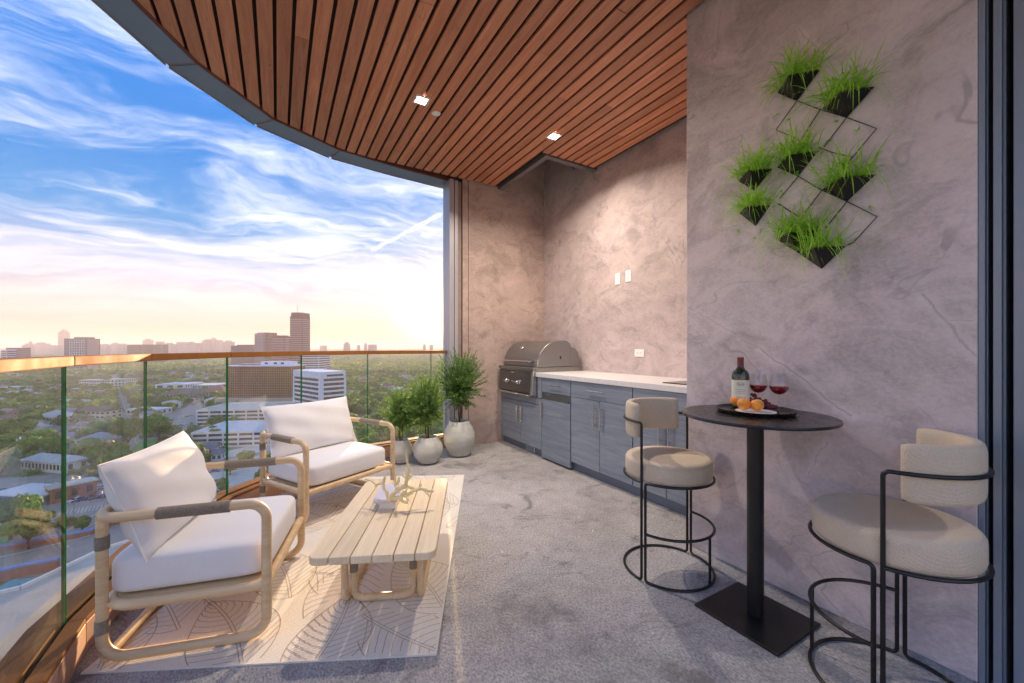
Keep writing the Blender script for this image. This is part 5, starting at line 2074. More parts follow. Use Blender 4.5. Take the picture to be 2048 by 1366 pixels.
# hazy skyline
SKY = [(44, 57, 689.5), (57, 61, 682.5), (63, 83, 687), (100, 114, 690), (115.5, 128.5, 661), (186, 200, 688), (200, 212, 690), (205, 212, 688), (220, 232, 687.5), (235, 246, 687),
       (285, 298, 680), (311, 322, 683), (324, 342, 688), (352, 370, 684), (373, 386, 686), (391, 401, 686), (403, 412, 682), (410, 418, 678.5), (421, 429, 677.5), (430, 440, 680), (445, 461, 683.5),
       (640, 650, 691), (687, 697, 687), (714, 719, 690), (728, 733, 688), (736, 750, 689), (846, 851, 690.5), (859, 865, 689.5)]
ORD = ('first second third fourth fifth sixth seventh eighth ninth tenth eleventh twelfth thirteenth fourteenth fifteenth sixteenth seventeenth eighteenth nineteenth twentieth twenty-first twenty-second twenty-third twenty-fourth twenty-fifth twenty-sixth twenty-seventh twenty-eighth').split()
for i, (a, b, v) in enumerate(SKY):
    d = 2700 + (i * 37 % 11) * 40
    w = (b - a) * d / FPX
    h = hpx(v, d)
    lab = f'faint hazy high rise on the horizon, {ORD[i]} skyline block from the left'
    if i == 4:
        lab = 'tall slim hazy tower with stepped crown at the left of the skyline'
    elif v < 680 and i > 10:
        lab = f'hazy tower of the tallest cluster mid skyline, {ORD[i]} block from the left'
    elif a > 600:
        lab = f'tiny hazy block towards the sun, {ORD[i - 21]} right of the tallest tower'
    t = site('distant_tower', (a + b) / 2, d, 0.0, lab, 'tower', 'distant hazy skyline')
    mb = MB(); mb.box(-w / 2, 0, 0, w / 2, w * 0.8, h * (0.94 if i == 4 else 1)); mb.build('shaft', 'tower_grey', t, smooth=0)
    if i == 4:
        mb = MB(); mb.box(-w / 2 + 8, 6, h * 0.94, w / 2 - 8, w * 0.7, h * 0.985).box(-w / 2 + 16, 12, h * 0.985, w / 2 - 16, w * 0.6, h + 8); mb.build('crown', 'tower_grey', t, smooth=0)
    elif i % 2 == 0:
        mb = MB(); mb.box(-w * 0.3, w * 0.2, h, w * 0.25, w * 0.6, h + 9); mb.build('roof_penthouse', 'tower_grey', t, smooth=0)

# bronze glass block in the middle
d = 420
w, h = (583 - 452) * d / FPX, hpx(733, d)
t = site('office_block', (452 + 583) / 2, d, 0.0, 'wide bronze glass office block behind the far armchair')
mb = MB(); mb.box(-w / 2, 0, 0, w / 2, 28, h); mb.build('wall', 'bronze_glass', t, smooth=0)
mb = MB(); mb.box(-w / 2, -0.34, 0, -w / 2 + 0.28, -0.02, h - 0.5); m0 = mb.build('mullion', 'bronze_mullion', t, smooth=0)
rep(m0, [(w * i / 30, 0, 0) for i in range(1, 31)], t)
mb = MB(); mb.box(-w / 2, -0.2, 0, w / 2, -0.01, 0.45); m0 = mb.build('transom', 'bronze_mullion', t, smooth=0)
m0.location.z = 3
rep(m0, [(0, 0, 3 + 2.55 * i) for i in range(1, int((h - 3) / 2.55))], t)
mb = MB(); mb.box(-w / 2 - 0.4, -0.5, h, w / 2 + 0.4, 28.4, h + 0.9); mb.build('roof_edge', 'white_cladding', t, smooth=0)
mb = MB(); mb.box(-w * 0.04, 8, h + 0.9, w * 0.44, 20, h + 5); ph_ = mb.build('roof_penthouse', 'white_cladding', t, smooth=0)
for x in (0.02, 0.16, 0.27):
    mb = MB(); mb.box(w * x, 7.9, h + 2.2, w * x + 3.4, 7.98, h + 4); mb.build('window', 'window_dark', ph_, smooth=0)
mb = MB(); mb.box(-w * 0.40, 9, h + 0.9, -w * 0.1, 22, h + 2.6); mb.build('roof_unit', 'tower_grey', t, smooth=0)
mb = MB(); mb.box(-w / 2 - 6, -8, 0, w / 2 + 6, -0.6, h * 0.28); mb.build('podium', 'wall_beige', t, smooth=0)
keepout(t, w + 12, 30)

# white corner block with ribbon windows
d = 345
p = at_depth(641, HOR, d)
t = empty('office_block', (p.x, p.y, GROUND), -YAW + R(-40), 'white corner office block with ribbon windows right of the bronze one', 'building')
h = hpx(746, d)
wl, wr = 55, 22           # along -x (left face) and +y (right face)
mb = MB(); mb.box(-wl, 0, 0, 0, wr, h); mb.build('wall', 'brown_glazing', t, smooth=0)
n = int(h / 4.0)
mbl = MB(); mbl.box(-wl - 0.3, -0.45, 0, 0.3, -0.02, 1.7); a = mbl.build('spandrel_band', 'white_cladding', t, smooth=0)
mbr = MB(); mbr.box(0.02, -0.02, 0, 0.45, wr + 0.3, 1.7); b = mbr.build('spandrel_band', 'white_cladding', t, smooth=0)
rep(a, [(0, 0, h - 9.2 - 4.0 * i) for i in range(0, n - 2)], t)
rep(b, [(0, 0, h - 9.2 - 4.0 * i) for i in range(0, n - 2)], t)
mb = MB(); mb.box(-wl - 0.4, -0.6, h - 5.2, 0.6, wr + 0.4, h + 0.8); mb.build('roof_storey', 'white_cladding', t, smooth=0)
mb = MB(); mb.box(-2.4, -0.75, 0, 0.75, 2.4, h - 5.3); mb.build('corner_column', 'white_cladding', t, smooth=0)
mb = MB(); mb.box(0.62, 5, h - 3.4, 0.72, wr - 2, h - 1.8); mb.build('window', 'window_dark', t, smooth=0)
mb = MB(); mb.box(-wl - 0.75, -0.75, 0, -wl + 1.4, 1.5, h - 5.3); mb.build('corner_column', 'white_cladding', t, smooth=0)
mb = MB(); mb.box(-0.8, wr - 1.2, 0, 0.76, wr + 0.7, h - 5.3); mb.build('corner_column', 'white_cladding', t, smooth=0)
SHEETS.append([tuple(Vector((p.x, p.y)) + Vector((math.cos(q) * 46, math.sin(q) * 46))) for q in np.linspace(0, 6.28, 9)[:-1]])


def garage(u0, u1, vtop, d, dep, levels, rot, label, deck='garage_deck', lev=3.1):
    w = (u1 - u0) * d / FPX
    h = hpx(vtop, d)
    t = site('parking_garage', (u0 + u1) / 2, d, rot, label)
    mb = MB(); mb.box(-w / 2 + 0.6, 0.6, 0, w / 2 - 0.6, dep - 0.6, h - 1.2); mb.build('interior_shade', 'garage_shade', t, smooth=0)  # near black block stands in for the shade between the open decks
    for i in range(levels):
        z = h - lev * i
        mb = MB()
        mb.box(-w / 2, 0, z - 1.5, w / 2, 0.4, z).box(-w / 2, dep - 0.4, z - 1.5, w / 2, dep, z)
        mb.box(-w / 2, 0.4, z - 1.5, -w / 2 + 0.4, dep - 0.4, z).box(w / 2 - 0.4, 0.4, z - 1.5, w / 2, dep - 0.4, z)
        mb.build('parapet', 'garage_white', t, smooth=0)
    mb = MB(); mb.box(-w / 2 + 0.4, 0.4, h - 1.19, w / 2 - 0.4, dep - 0.4, h - 1.1); mb.build('roof_deck', deck, t, smooth=0)
    for i in range(int(w / 9) + 1):
        x = -w / 2 + 0.5 + i * (w - 1.0) / int(w / 9)
        mb = MB(); mb.box(x - 0.45, -0.08, 0, x + 0.45, 0.7, h - 1.4); mb.build('column', 'garage_white', t, smooth=0)
    for i in range(int(dep / 9) + 1):
        y = 0.5 + i * (dep - 1.0) / int(dep / 9)
        for s in (-1, 1):
            mb = MB(); mb.box(s * (w / 2 + 0.06), y - 0.45, 0, s * (w / 2 - 0.7), y + 0.45, h - 1.4); mb.build('column', 'garage_white', t, smooth=0)
    mb = MB(); mb.box(w * 0.1, dep * 0.4, h - 1.1, w * 0.1 + 5, dep * 0.4 + 4, h + 2.2); mb.build('stair_head', 'garage_white', t, smooth=0)
    keepout(t, w, dep)
    return t, w, h


garage(400, 560, 818, 330, 45, 5, R(8), 'white multi level parking garage farther back, in front of the bronze block', 'concrete_lot')
garage(392, 560, 862, 262, 42, 4, R(10), 'lower white parking garage with pale blue roof deck in front of the other garage')


def windowed(name, u0, u1, vbase, htop, dep, wall, roofm, label, rot=0.0, storeys=2, cols=6, cat='building', roofkind='flat', group=None):
    """a long low building: walls, roof and every window of its front"""
    p = gp((u0 + u1) / 2, vbase)
    d = Vector((p.x, p.y, 0)).dot(FW)
    w = (u1 - u0) * d / FPX
    t = empty(name, (p.x, p.y, GROUND), -YAW + rot, label, cat, group)
    mb = MB(); mb.box(-w / 2, 0, 0, w / 2, dep, htop); mb.build('wall', wall, t, smooth=0)
    if roofkind == 'flat':
        mb = MB(); mb.box(-w / 2 - 0.5, -0.5, htop, w / 2 + 0.5, dep + 0.5, htop + 0.5); mb.build('roof', roofm, t, smooth=0)
    else:
        mb = MB()
        o = 0.7
        rh = dep * 0.24
        x0, x1 = -w / 2 - o, w / 2 + o
        ins = dep * 0.45 if roofkind == 'hip' else 0.0
        mb.add([(x0, -o, htop), (x1, -o, htop), (x1, dep + o, htop), (x0, dep + o, htop), (x0 + ins, dep / 2, htop + rh), (x1 - ins, dep / 2, htop + rh)],
               [(0, 1, 5, 4), (2, 3, 4, 5), (1, 2, 5), (3, 0, 4), (0, 3, 2, 1)])
        mb.build('roof', roofm, t, smooth=0)
    sh = htop / storeys
    ww = w / cols
    mb = MB(); mb.box(-ww * 0.27, -0.12, sh * 0.30, ww * 0.27, -0.02, sh * 0.78); m0 = mb.build('window', 'window_dark', t, smooth=0)
    m0.location.x = -w / 2 + ww / 2
    rep(m0, [(-w / 2 + ww * (i + 0.5), 0, sh * s) for s in range(storeys) for i in range(cols) if (s, i) != (0, 0)], t)
    nd = max(2, int(dep / 4.5))
    mb = MB(); mb.box(w / 2 + 0.02, -0.9, sh * 0.30, w / 2 + 0.12, 0.9, sh * 0.78); m0 = mb.build('window', 'window_dark', t, smooth=0)
    m0.location.y = dep / nd / 2
    rep(m0, [(0, dep / nd * (i + 0.5), sh * s) for s in range(storeys) for i in range(nd) if (s, i) != (0, 0)], t)
    keepout(t, w, dep)
    return t


windowed('school_building', 312, 368, 786, 12, 40, 'white_cladding', 'roof_white', 'big pale hall with blank white walls and glazed wing', R(6), 2, 3)
windowed('school_building', 366, 436, 783, 9, 36, 'wall_mint', 'roof_white', 'white wing with long window rows beside the pale hall', R(6), 2, 14)
windowed('apartment_building', 156, 205, 777, 13, 18, 'wall_white', 'roof_blue', 'white three storey apartment house with blue grey roof, left one of two', R(-4), 3, 9)
windowed('apartment_building', 204, 246, 776, 13, 30, 'wall_white', 'roof_blue', 'white three storey apartment house with blue grey roof, right one of two', R(14), 3, 7)
windowed('house', 318, 384, 802, 8, 26, 'wall_beige', 'roof_brown', 'large house with broad brown hipped roof in front of the pale hall', R(-10), 2, 7, 'house', 'hip')
windowed('house', 405, 446, 796, 9, 26, 'wall_pink', 'roof_red', 'red roofed pink house left of the bronze office block', R(10), 2, 6, 'house', 'hip')
windowed('house', 376, 424, 916, 5, 12, 'wall_cream', 'roof_slate', 'cream house with slate gable roof near the lower garage', R(20), 1, 4, 'house', 'gable')
windowed('house', 424, 442, 922, 4, 9, 'wall_white', 'roof_slate', 'small white annex beside the cream house', R(20), 1, 2, 'house', 'gable')
windowed('house', 142, 206, 908, 8, 16, 'wall_beige', 'roof_grey', 'two storey house with broad grey roof behind the green pane edge', R(-16), 2, 5, 'house', 'hip')
windowed('long_house', 26, 142, 944, 5.5, 11, 'wall_white', 'roof_blue', 'long white low building with pale blue roof above the parking lot', R(-12), 1, 12, 'building', 'hip')
windowed('house', 150, 214, 838, 7, 15, 'wall_cream', 'roof_brown', 'cream house with several gables and brown roof in the second pane', R(-8), 2, 6, 'house', 'gable')
windowed('house', 60, 118, 850, 7, 18, 'wall_white', 'roof_blue', 'big house with pale grey blue roof in the first pane', R(-20), 2, 5, 'house', 'hip')
windowed('house', 42, 72, 862, 5, 10, 'wall_white', 'roof_grey', 'white cottage with grey roof in front of the big pale roofed house', R(12), 1, 3, 'house', 'gable')
windowed('house', 250, 316, 830, 5, 16, 'wall_white', 'roof_white', 'low white house with pale flat roof beside the second green pane edge', R(-5), 1, 7, 'house')
windowed('house', -14, 34, 905, 6, 16, 'wall_mint', 'roof_white', 'pale flat roofed house cut by the left picture edge', R(8), 1, 5, 'house')
windowed('house', 180, 232, 868, 6, 13, 'wall_beige', 'roof_brown', 'brown roofed house half hidden by trees in the second pane', R(15), 1, 5, 'house', 'hip')
windowed('house', 60, 118, 878, 5, 13, 'wall_cream', 'roof_slate', 'low dark roofed house behind the long white building', R(-8), 1, 5, 'house', 'hip')
windowed('house', -8, 30, 788, 9, 20, 'wall_white', 'roof_white', 'white modern house with arched openings at the left picture edge', R(-10), 2, 5, 'house')
windowed('workshop', -30, 84, 1012, 4, 13, 'teal_wall', 'garage_white', 'long blue workshop with pale roof beside the parking lot', R(-7), 1, 14)
windowed('brick_shed', 78, 112, 1006, 6, 14, 'brick', 'concrete_lot', 'brick end building adjoining the blue workshop', R(-30), 1, 2)
windowed('teal_shed', -60, 62, 1235, 3.0, 9, 'brick', 'teal_roof', 'shed with bright teal metal roof near the bottom left', R(-20), 1, 5, 'shed', 'gable')

# ------------------------------------------------------------------ ordinary houses: a few kinds, copied
def house_kind(kind, w, l, h, wall, roofm, hip):
    t = empty('house', (0, 0, -500))
    mb = MB(); mb.box(-w / 2, -l / 2, 0, w / 2, l / 2, h); mb.build('wall', wall, t, smooth=0)
    o, rh = 0.6, l * 0.27
    x0, x1 = -w / 2 - o, w / 2 + o
    ins = l * 0.42 if hip else 0.0
    mb = MB()
    mb.add([(x0, -l / 2 - o, h), (x1, -l / 2 - o, h), (x1, l / 2 + o, h), (x0, l / 2 + o, h), (x0 + ins, 0, h + rh), (x1 - ins, 0, h + rh)],
           [(0, 1, 5, 4), (2, 3, 4, 5), (1, 2, 5), (3, 0, 4), (0, 3, 2, 1)])
    gx = w * 0.22
    mb.add([(gx - l * .2, -l / 2 - 1.4, h), (gx + l * .2, -l / 2 - 1.4, h), (gx, -l / 2 - 1.4, h + rh * .75), (gx - l * .2, 0, h), (gx + l * .2, 0, h), (gx, 0, h + rh * .75)],
           [(0, 2, 5, 3), (1, 4, 5, 2)])
    ro = mb.build('roof', roofm, t, smooth=0)
    mb = MB(); mb.box(-w * 0.3, 0.4, h + rh * 0.5, -w * 0.3 + 1.1, 1.6, h + rh + 1.0); mb.build('chimney', 'brick', ro, smooth=0)
    mb = MB()
    mb.add([(gx - l * .18, -l / 2 - 1.2, 0), (gx + l * .18, -l / 2 - 1.2, 0), (gx + l * .18, -l / 2 - 1.2, h), (gx, -l / 2 - 1.2, h + rh * .68), (gx - l * .18, -l / 2 - 1.2, h), (gx - l * .18, -l / 2, 0), (gx + l * .18, -l / 2, 0), (gx + l * .18, -l / 2, h), (gx - l * .18, -l / 2, h)],
           [(0, 1, 2, 3, 4), (1, 6, 7, 2), (5, 0, 4, 8)])
    mb.build('front_gable', wall, t, smooth=0)
    for s in range(2 if h > 5 else 1):
        for f in (-0.38, -0.22, -0.05, 0.42):
            mb = MB(); mb.box(w * f - 0.7, -l / 2 - 0.09, 1.0 + 3 * s, w * f + 0.7, -l / 2 - 0.02, 2.3 + 3 * s); mb.build('window', 'window_dark', t, smooth=0)
        mb = MB(); mb.box(w / 2 + 0.02, -0.8, 1.0 + 3 * s, w / 2 + 0.09, 0.8, 2.3 + 3 * s); mb.build('window', 'window_dark', t, smooth=0)
    return t


KINDS = [('brown roofed cream', house_kind(0, 15, 10, 6, 'wall_cream', 'roof_brown', True)), ('grey roofed white', house_kind(1, 14, 10, 6, 'wall_white', 'roof_grey', False)),
         ('red roofed beige', house_kind(2, 13, 10, 6.2, 'wall_beige', 'roof_red', True)), ('pale roofed white', house_kind(3, 16, 11, 5.6, 'wall_white', 'roof_blue', True)),
         ('tan roofed pink', house_kind(4, 14, 11, 6.4, 'wall_pink', 'roof_tan', False)), ('slate roofed cream', house_kind(5, 15, 10, 4, 'wall_cream', 'roof_slate', False))]
used = [False] * len(KINDS)


def blocked(x, y, m=0.0):
    for poly in SHEETS:
        if in_poly(x, y, poly):
            return True
        if m:
            for a in (0, 1.57, 3.14, 4.71):
                if in_poly(x + m * math.cos(a), y + m * math.sin(a), poly):
                    return True
    return False


def pane_of(x, y):
    u = 1024 + FPX * (x * CS - y * SN) / (x * SN + y * CS)
    prev = -40
    for lim, nm in ((134, 'leftmost pane'), (290, 'second pane from left'), (454, 'third pane from left'), (602, 'pane behind far armchair'), (735, 'pane right of far armchair'), (930, 'pane behind potted shrubs'), (9999, 'pane behind potted shrubs')):
        if u < lim:
            return ('left half of ' if u < (prev + lim) / 2 else 'right half of ') + nm
        prev = lim


rh_ = random.Random(31)
spots = []
tries = 0
while len(spots) < 190 and tries < 9000:
    tries += 1
    u = rh_.uniform(-60, 470)
    v = 728 + 190 * rh_.random() ** 1.5
    if u > 440 and v > 760:
        continue
    p = gp(u, v)
    if blocked(p.x, p.y, 9):
        continue
    if any((p.x - q[0]) ** 2 + (p.y - q[1]) ** 2 < 22 ** 2 for q in spots):
        continue
    spots.append((p.x, p.y, v, u))
for (x, y, v, u) in spots:
    ki = rh_.choice((0, 1, 1, 2, 3, 3, 3, 4, 5))
    nm, proto = KINDS[ki]
    if used[ki]:
        t = copy_tree(proto)
    else:
        t = proto
        used[ki] = True
    t.location = (x, y, GROUND)
    t.rotation_euler = (0, 0, -YAW + R(rh_.choice((-20, -10, 5, 15, 75, 170))))
    where = 'far off below the handrail' if v < 748 else ('farther off' if v < 765 else ('in the middle distance' if v < 830 else 'in the nearer streets'))
    tag(t, f'{nm} house {where}, {pane_of(x, y)}', 'house', 'houses among the trees')
    c = t.rotation_euler.z
    SHEETS.append([(x + 8 * math.cos(c + q), y + 8 * math.sin(c + q)) for q in (0.6, 2.5, 3.75, 5.7)])

# ------------------------------------------------------------------ trees
def crown_arrays(seed, n, rx_, rz_, leaf):
    g = np.random.default_rng(seed)
    L = 9
    cen = g.normal(size=(L, 3))
    cen /= np.linalg.norm(cen, axis=1)[:, None]
    cen *= g.uniform(0.35, 0.66, (L, 1))
    rad = g.uniform(0.34, 0.52, L)
    k = g.integers(0, L, n)
    dd = g.normal(size=(n, 3))
    dd /= np.linalg.norm(dd, axis=1)[:, None]
    pos = cen[k] + dd * rad[k][:, None] * g.uniform(0.75, 1.08, (n, 1))
    pos[:, 2] = np.where(pos[:, 2] < -0.55, -0.55 + (pos[:, 2] + 0.55) * 0.25, pos[:, 2])
    pos = pos * np.array([rx_, rx_, rz_])
    nn = dd + g.normal(scale=0.55, size=(n, 3))
    nn /= np.linalg.norm(nn, axis=1)[:, None]
    up = g.normal(size=(n, 3))
    s = np.cross(nn, up)
    s /= np.linalg.norm(s, axis=1)[:, None]
    q = np.cross(nn, s)
    sz = leaf * g.uniform(0.6, 1.25, (n, 1))
    V = np.stack([pos - s * sz * 0.9, pos - q * sz * 0.7, pos + s * sz * 0.9, pos + q * sz * 0.7], axis=1).reshape(-1, 3)
    return V


def quads(n):
    return np.arange(n * 4).reshape(-1, 4)


TREE_KINDS = []
for i, (rx_, rz_, hgt) in enumerate(((5.6, 4.4, 6.8), (4.6, 4.6, 6.6), (6.6, 4.2, 7.0), (3.8, 3.6, 5.0), (5.0, 5.4, 8.0))):
    t = empty('tree', (0, 0, -600))
    V = crown_arrays(40 + i, 1500, rx_, rz_, 0.62)
    V[:, 2] += hgt
    np_mesh('crown', V, quads(1500), 'tree_leaf', t)
    mb = MB()
    mb.tube([(0, 0, -0.3), (0.15, 0.1, hgt * 0.4), (0.05, -0.1, hgt * 0.8)], [0.42, 0.32, 0.18], 8)
    for k in range(5):
        a = k * 1.26 + i
        mb.tube([(0.1, 0.05, hgt * 0.35), (math.cos(a) * rx_ * 0.3, math.sin(a) * rx_ * 0.3, hgt * 0.75), (math.cos(a) * rx_ * 0.6, math.sin(a) * rx_ * 0.6, hgt * 1.05)], [0.2, 0.13, 0.05], 6)
    mb.build('trunk', 'bark', t)
    TREE_KINDS.append(t)
tu = [False] * 5
rt = random.Random(77)
cand = []
EXPL = [(22, 1080, 2, 1.35, 'wide dark green tree beside the paved yard, lower left'), (58, 1098, 2, 1.1, 'second wide tree next to the paved yard, right of the other'),
        (165, 1064, 3, 0.7, 'small lone tree in the parking lot behind the near armchair'),
        (255, 905, 4, 1.7, 'very large tree left of the lawn'), (232, 880, 0, 1.6, 'large tree behind the very large one by the lawn'),
        (318, 885, 4, 1.5, 'large round dark tree behind the bright lawn'), (347, 880, 0, 1.15, 'round tree right of the lawn'),
        (167, 915, 1, 1.25, 'yellowish tree in front of the two storey grey roofed house'), (405, 935, 0, 1.0, 'bright green tree in front of the cream slate roofed house'),
        (410, 885, 2, 1.15, 'dark tree at the left end of the lower garage'), (385, 880, 0, 1.1, 'dark tree left of the lower garage'),
        (430, 890, 1, 1.0, 'dark tree against the lower garage wall'), (460, 950, 3, 1.0, 'low brushy tree in the bare lot behind the far armchair'),
        (490, 935, 2, 0.8, 'olive tree behind the far armchair arm'), (445, 990, 3, 0.9, 'small tree beside the light parking lot')]
tree_spots = [(gp(u, v).x, gp(u, v).y, k, s, lab, v) for u, v, k, s, lab in EXPL]
tries = 0
grid = {}


TREE_LOOK = ('broad green', 'round green', 'wide spreading', 'small round', 'tall leafy')


def near_used(x, y, r):
    gx, gy = int(x // 12), int(y // 12)
    for i in range(gx - 1, gx + 2):
        for j in range(gy - 1, gy + 2):
            for (a, b) in grid.get((i, j), ()):
                if (a - x) ** 2 + (b - y) ** 2 < r * r:
                    return True
    return False


for q in tree_spots:
    grid.setdefault((int(q[0] // 12), int(q[1] // 12)), []).append((q[0], q[1]))
gen = []
while len(gen) < 2600 and tries < 30000:
    tries += 1
    u = rt.uniform(-110, 930)
    v = 760 + 300 * rt.random() ** 1.6 if rt.random() < 0.5 else 748 + 90 * rt.random()
    p = gp(u, v)
    if near_used(p.x, p.y, 5.6) or blocked(p.x, p.y, 3.2):
        continue
    grid.setdefault((int(p.x // 12), int(p.y // 12)), []).append((p.x, p.y))
    gen.append((p.x, p.y, rt.randrange(5), rt.uniform(0.7, 1.3), None, v))
gen.sort(key=lambda q: -q[5])
n_single = 285 - len(tree_spots)
for (x, y, k, s, lab, v) in tree_spots + gen[:n_single]:
    if tu[k]:
        t = copy_tree(TREE_KINDS[k])
    else:
        t = TREE_KINDS[k]
        tu[k] = True
    t.location = (x, y, GROUND)
    t.rotation_euler = (0, 0, rt.uniform(0, 6.28))
    t.scale = (s, s, s * rt.uniform(0.85, 1.1))
    if not lab:
        near = 'nearer' if v > 900 else ('middle distance' if v > 830 else 'farther')
        lab = f'{near} {TREE_LOOK[k]} city tree, {pane_of(x, y)}'
    tag(t, lab, 'tree', 'city trees below the balcony')


def stamp(bases, places, spread=True):
    """many low detail crowns joined in one mesh"""
    out = []
    for (x, y, s, z) in places:
        V = bases[rt.randrange(len(bases))]
        a = rt.uniform(0, 6.28)
        c, sn = math.cos(a), math.sin(a)
        W = np.empty_like(V)
        W[:, 0] = (V[:, 0] * c - V[:, 1] * sn) * s + x
        W[:, 1] = (V[:, 0] * sn + V[:, 1] * c) * s + y
        W[:, 2] = V[:, 2] * s + z
        out.append(W)
    A = np.concatenate(out)
    return A, np.arange(len(A)).reshape(-1, 4)


mids = []
for i in range(5):
    V = crown_arrays(90 + i, 150, 5.4, 4.4, 1.5)
    V[:, 2] += 5.0
    mids.append(V)
A, Q = stamp(mids, [(x, y, s, GROUND) for (x, y, k, s, lab, v) in gen[n_single:]])
tag(np_mesh('woodland', A, Q, 'wood_leaf'), 'mass of trees filling the middle distance between the roofs', 'woodland', kind='stuff')
fars = []
for i in range(5):
    V = crown_arrays(120 + i, 26, 7.5, 5.0, 3.4)
    V[:, 2] += 4.5
    fars.append(V)
pl = []
for i in range(15000):
    u = rt.uniform(-60, 910)
    v = 701.5 + 48 * rt.random() ** 1.15
    p = gp(u, v)
    d = HG * FPX / (v - HOR)
    if d < 2600 and blocked(p.x, p.y):
        continue
    pl.append((p.x, p.y, rt.uniform(0.8, 1.4) * (1 + max(0, d - 1500) / 2500), GROUND))
A, Q = stamp(fars, pl)
tag(np_mesh('distant_woodland', A, Q, 'wood_leaf'), 'far off woodland stretching to the horizon', 'woodland', kind='stuff')
# low bushes and hedges between the houses
bush = []
for i in range(4):
    V = crown_arrays(150 + i, 60, 2.2, 1.5, 0.8)
    V[:, 2] += 0.8
    bush.append(V)
pl = []
while len(pl) < 2200:
    u = rt.uniform(-110, 620)
    v = 770 + 300 * rt.random() ** 1.5
    p = gp(u, v)
    if blocked(p.x, p.y):
        continue
    pl.append((p.x, p.y, rt.uniform(0.6, 1.5), GROUND))
A, Q = stamp(bush, pl)
tag(np_mesh('garden_bushes', A, Q, 'wood_leaf'), 'low bushes and hedges in the gardens', 'bushes', kind='stuff')
# far pale roofs dotted through the woods on the right
for i in range(46):
    u = rt.uniform(330, 900)
    v = 716 + 90 * rt.random() ** 1.4 if u > 600 else 712 + 26 * rt.random()
    p = gp(u, v)
    if blocked(p.x, p.y, 8):
        continue
    t = copy_tree(KINDS[rt.choice((1, 3, 4, 0))][1])
    t.location = (p.x, p.y, GROUND + 2.0)
    t.rotation_euler = (0, 0, rt.uniform(0, 6.28))
    t.scale = (1.3, 1.3, 1.25)
    kk = ('farther ' if v < 735 else 'nearer ')
    tag(t, f'{kk}pale roofed house in hazy woods, {pane_of(p.x, p.y)}' if u > 600 else f'{kk}pale roofed house far behind the garages, {pane_of(p.x, p.y)}', 'house', 'houses in the distant woods')

# ------------------------------------------------------------------ parked cars and lamp posts
def car_kind(mat):
    t = empty('parked_car', (0, 0, -700))
    prof = [(-2.2, 0.35), (2.2, 0.35), (2.25, 0.75), (1.1, 0.95), (-1.9, 0.98), (-2.25, 0.8)]
    mb = MB()
    n = len(prof)
    vs = [(x, -0.9, z) for x, z in prof] + [(x, 0.9, z) for x, z in prof]
    mb.add(vs, [tuple(range(n)), tuple(range(2 * n - 1, n - 1, -1))] + [(i, n + i, n + (i + 1) % n, (i + 1) % n) for i in range(n)])
    mb.build('body', mat, t, smooth=0)
    mb = MB()
    mb.add([(-1.8, -0.82, 0.97), (1.0, -0.82, 0.96), (0.35, -0.66, 1.46), (-1.3, -0.66, 1.48), (-1.8, 0.82, 0.97), (1.0, 0.82, 0.96), (0.35, 0.66, 1.46), (-1.3, 0.66, 1.48)],
           [(0, 1, 2, 3), (7, 6, 5, 4), (1, 5, 6, 2), (4, 0, 3, 7)])
    mb.build('windows', 'window_dark', t, smooth=0)
    mb = MB(); mb.box(-1.32, -0.67, 1.465, 0.37, 0.67, 1.50); mb.build('roof', mat, t, smooth=0)
    for x in (-1.4, 1.4):
        for y in (-0.82, 0.82):
            mb = MB()
            mb.tube([(x, y - 0.1, 0.33), (x, y + 0.1, 0.33)], 0.33, 12)
            mb.build('wheel', 'tyre', t)
    return t


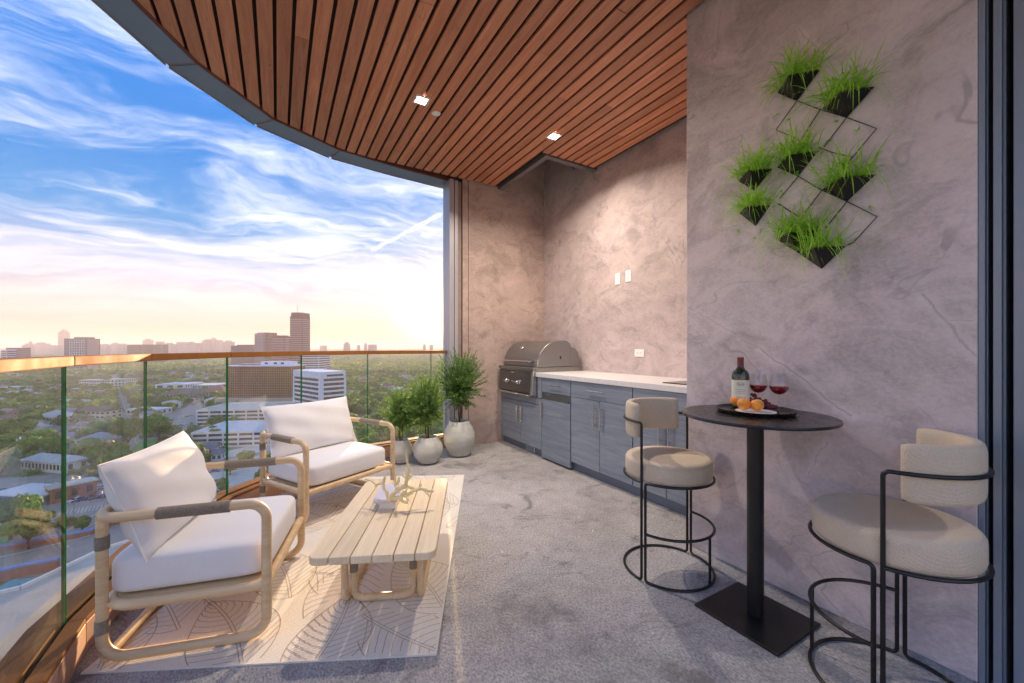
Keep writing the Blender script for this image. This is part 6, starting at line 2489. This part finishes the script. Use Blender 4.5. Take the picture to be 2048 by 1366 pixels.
CARS = [('white', car_kind('car_white')), ('grey', car_kind('car_grey')), ('red', car_kind('car_red')), ('blue', car_kind('car_blue'))]
cu = [False] * 4
rc_ = random.Random(3)
CS_ = []
for i in range(9):
    CS_.append((10 + i * 27 + rc_.uniform(-6, 6), 984 - i * 2.6 + rc_.uniform(-2, 2), 0.10, 'along the far side of the wide parking lot'))
for i in range(14):
    CS_.append((150 + (i % 7) * 13, 985 + (i // 7) * 18 + (i % 7) * -2.0, 0.10, 'in the rows at the right end of the wide parking lot'))
for i in range(12):
    CS_.append((372 + (i % 4) * 20, 955 + (i // 4) * 22 - (i % 4) * 4, 0.12, 'on the light parking lot between the armchairs'))
for i in range(8):
    CS_.append((352 + (i % 4) * 10, 838 + (i // 4) * 16 - (i % 4) * 2, 0.07, 'in the yard left of the white garages'))
for (u, v, z, where) in CS_:
    k = rc_.choice((0, 0, 0, 1, 1, 2, 3))
    t = CARS[k][1] if not cu[k] else copy_tree(CARS[k][1])
    cu[k] = True
    p = gp(u, v)
    t.location = (p.x, p.y, GROUND + z)
    t.rotation_euler = (0, 0, -YAW + R(rc_.choice((8, 12, 188))) + (R(70) if 'rows' in where else 0))
    tag(t, f'{CARS[k][0]} car parked {where}', 'car', 'parked cars in the lots below')
lp = empty('lamp_post', (0, 0, -700))
mb = MB(); mb.tube([(0, 0, 0), (0, 0, 8.5)], [0.12, 0.07], 8); mb.build('pole', 'frame_metal', lp)
mb = MB(); mb.tube([(0, 0, 8.4), (1.0, 0, 8.8)], 0.05, 6).box(0.8, -0.18, 8.75, 1.6, 0.18, 8.9); mb.build('lamp_head', 'frame_metal', lp)
for i, (u, v, lab) in enumerate(((148, 1040, 'lamp post standing left of the small lone tree in the parking lot'), (90, 1000, 'lamp post by the brick end building'), (205, 1000, 'lamp post at the right end of the wide parking lot'), (446, 960, 'lamp post in the light parking lot'))):
    t = lp if i == 0 else copy_tree(lp)
    p = gp(u, v)
    t.location = (p.x, p.y, GROUND + 0.1)
    tag(t, lab, 'lamp post', 'parking lot lamp posts')

# prototypes that were never placed
for o in list(bpy.data.objects):
    if o.parent is None and o.location.z < -400:
        for c in list(o.children_recursive):
            bpy.data.objects.remove(c, do_unlink=True)
        bpy.data.objects.remove(o, do_unlink=True)

# ------------------------------------------------------------------ evening haze
if HAZE > 0:
    m = bpy.data.materials.new('haze')
    m.use_nodes = True
    nt = NT(m.node_tree)
    nt.n.remove(nt.n['Principled BSDF'])
    pv = nt.node('ShaderNodeVolumePrincipled')
    pv.inputs['Color'].default_value = (0.93, 0.86, 0.84, 1)
    pv.inputs['Density'].default_value = HAZE
    pv.inputs['Anisotropy'].default_value = 0.0
    nt.l.new(pv.outputs[0], nt.n['Material Output'].inputs['Volume'])
    MT['haze'] = m
    mb = MB()
    hb = BIG + 500
    mb.box(-hb, -hb, GROUND - 2.0, hb, hb, 132)
    tag(mb.build('haze', 'haze', smooth=0), 'thin evening haze over the city', kind='stuff')
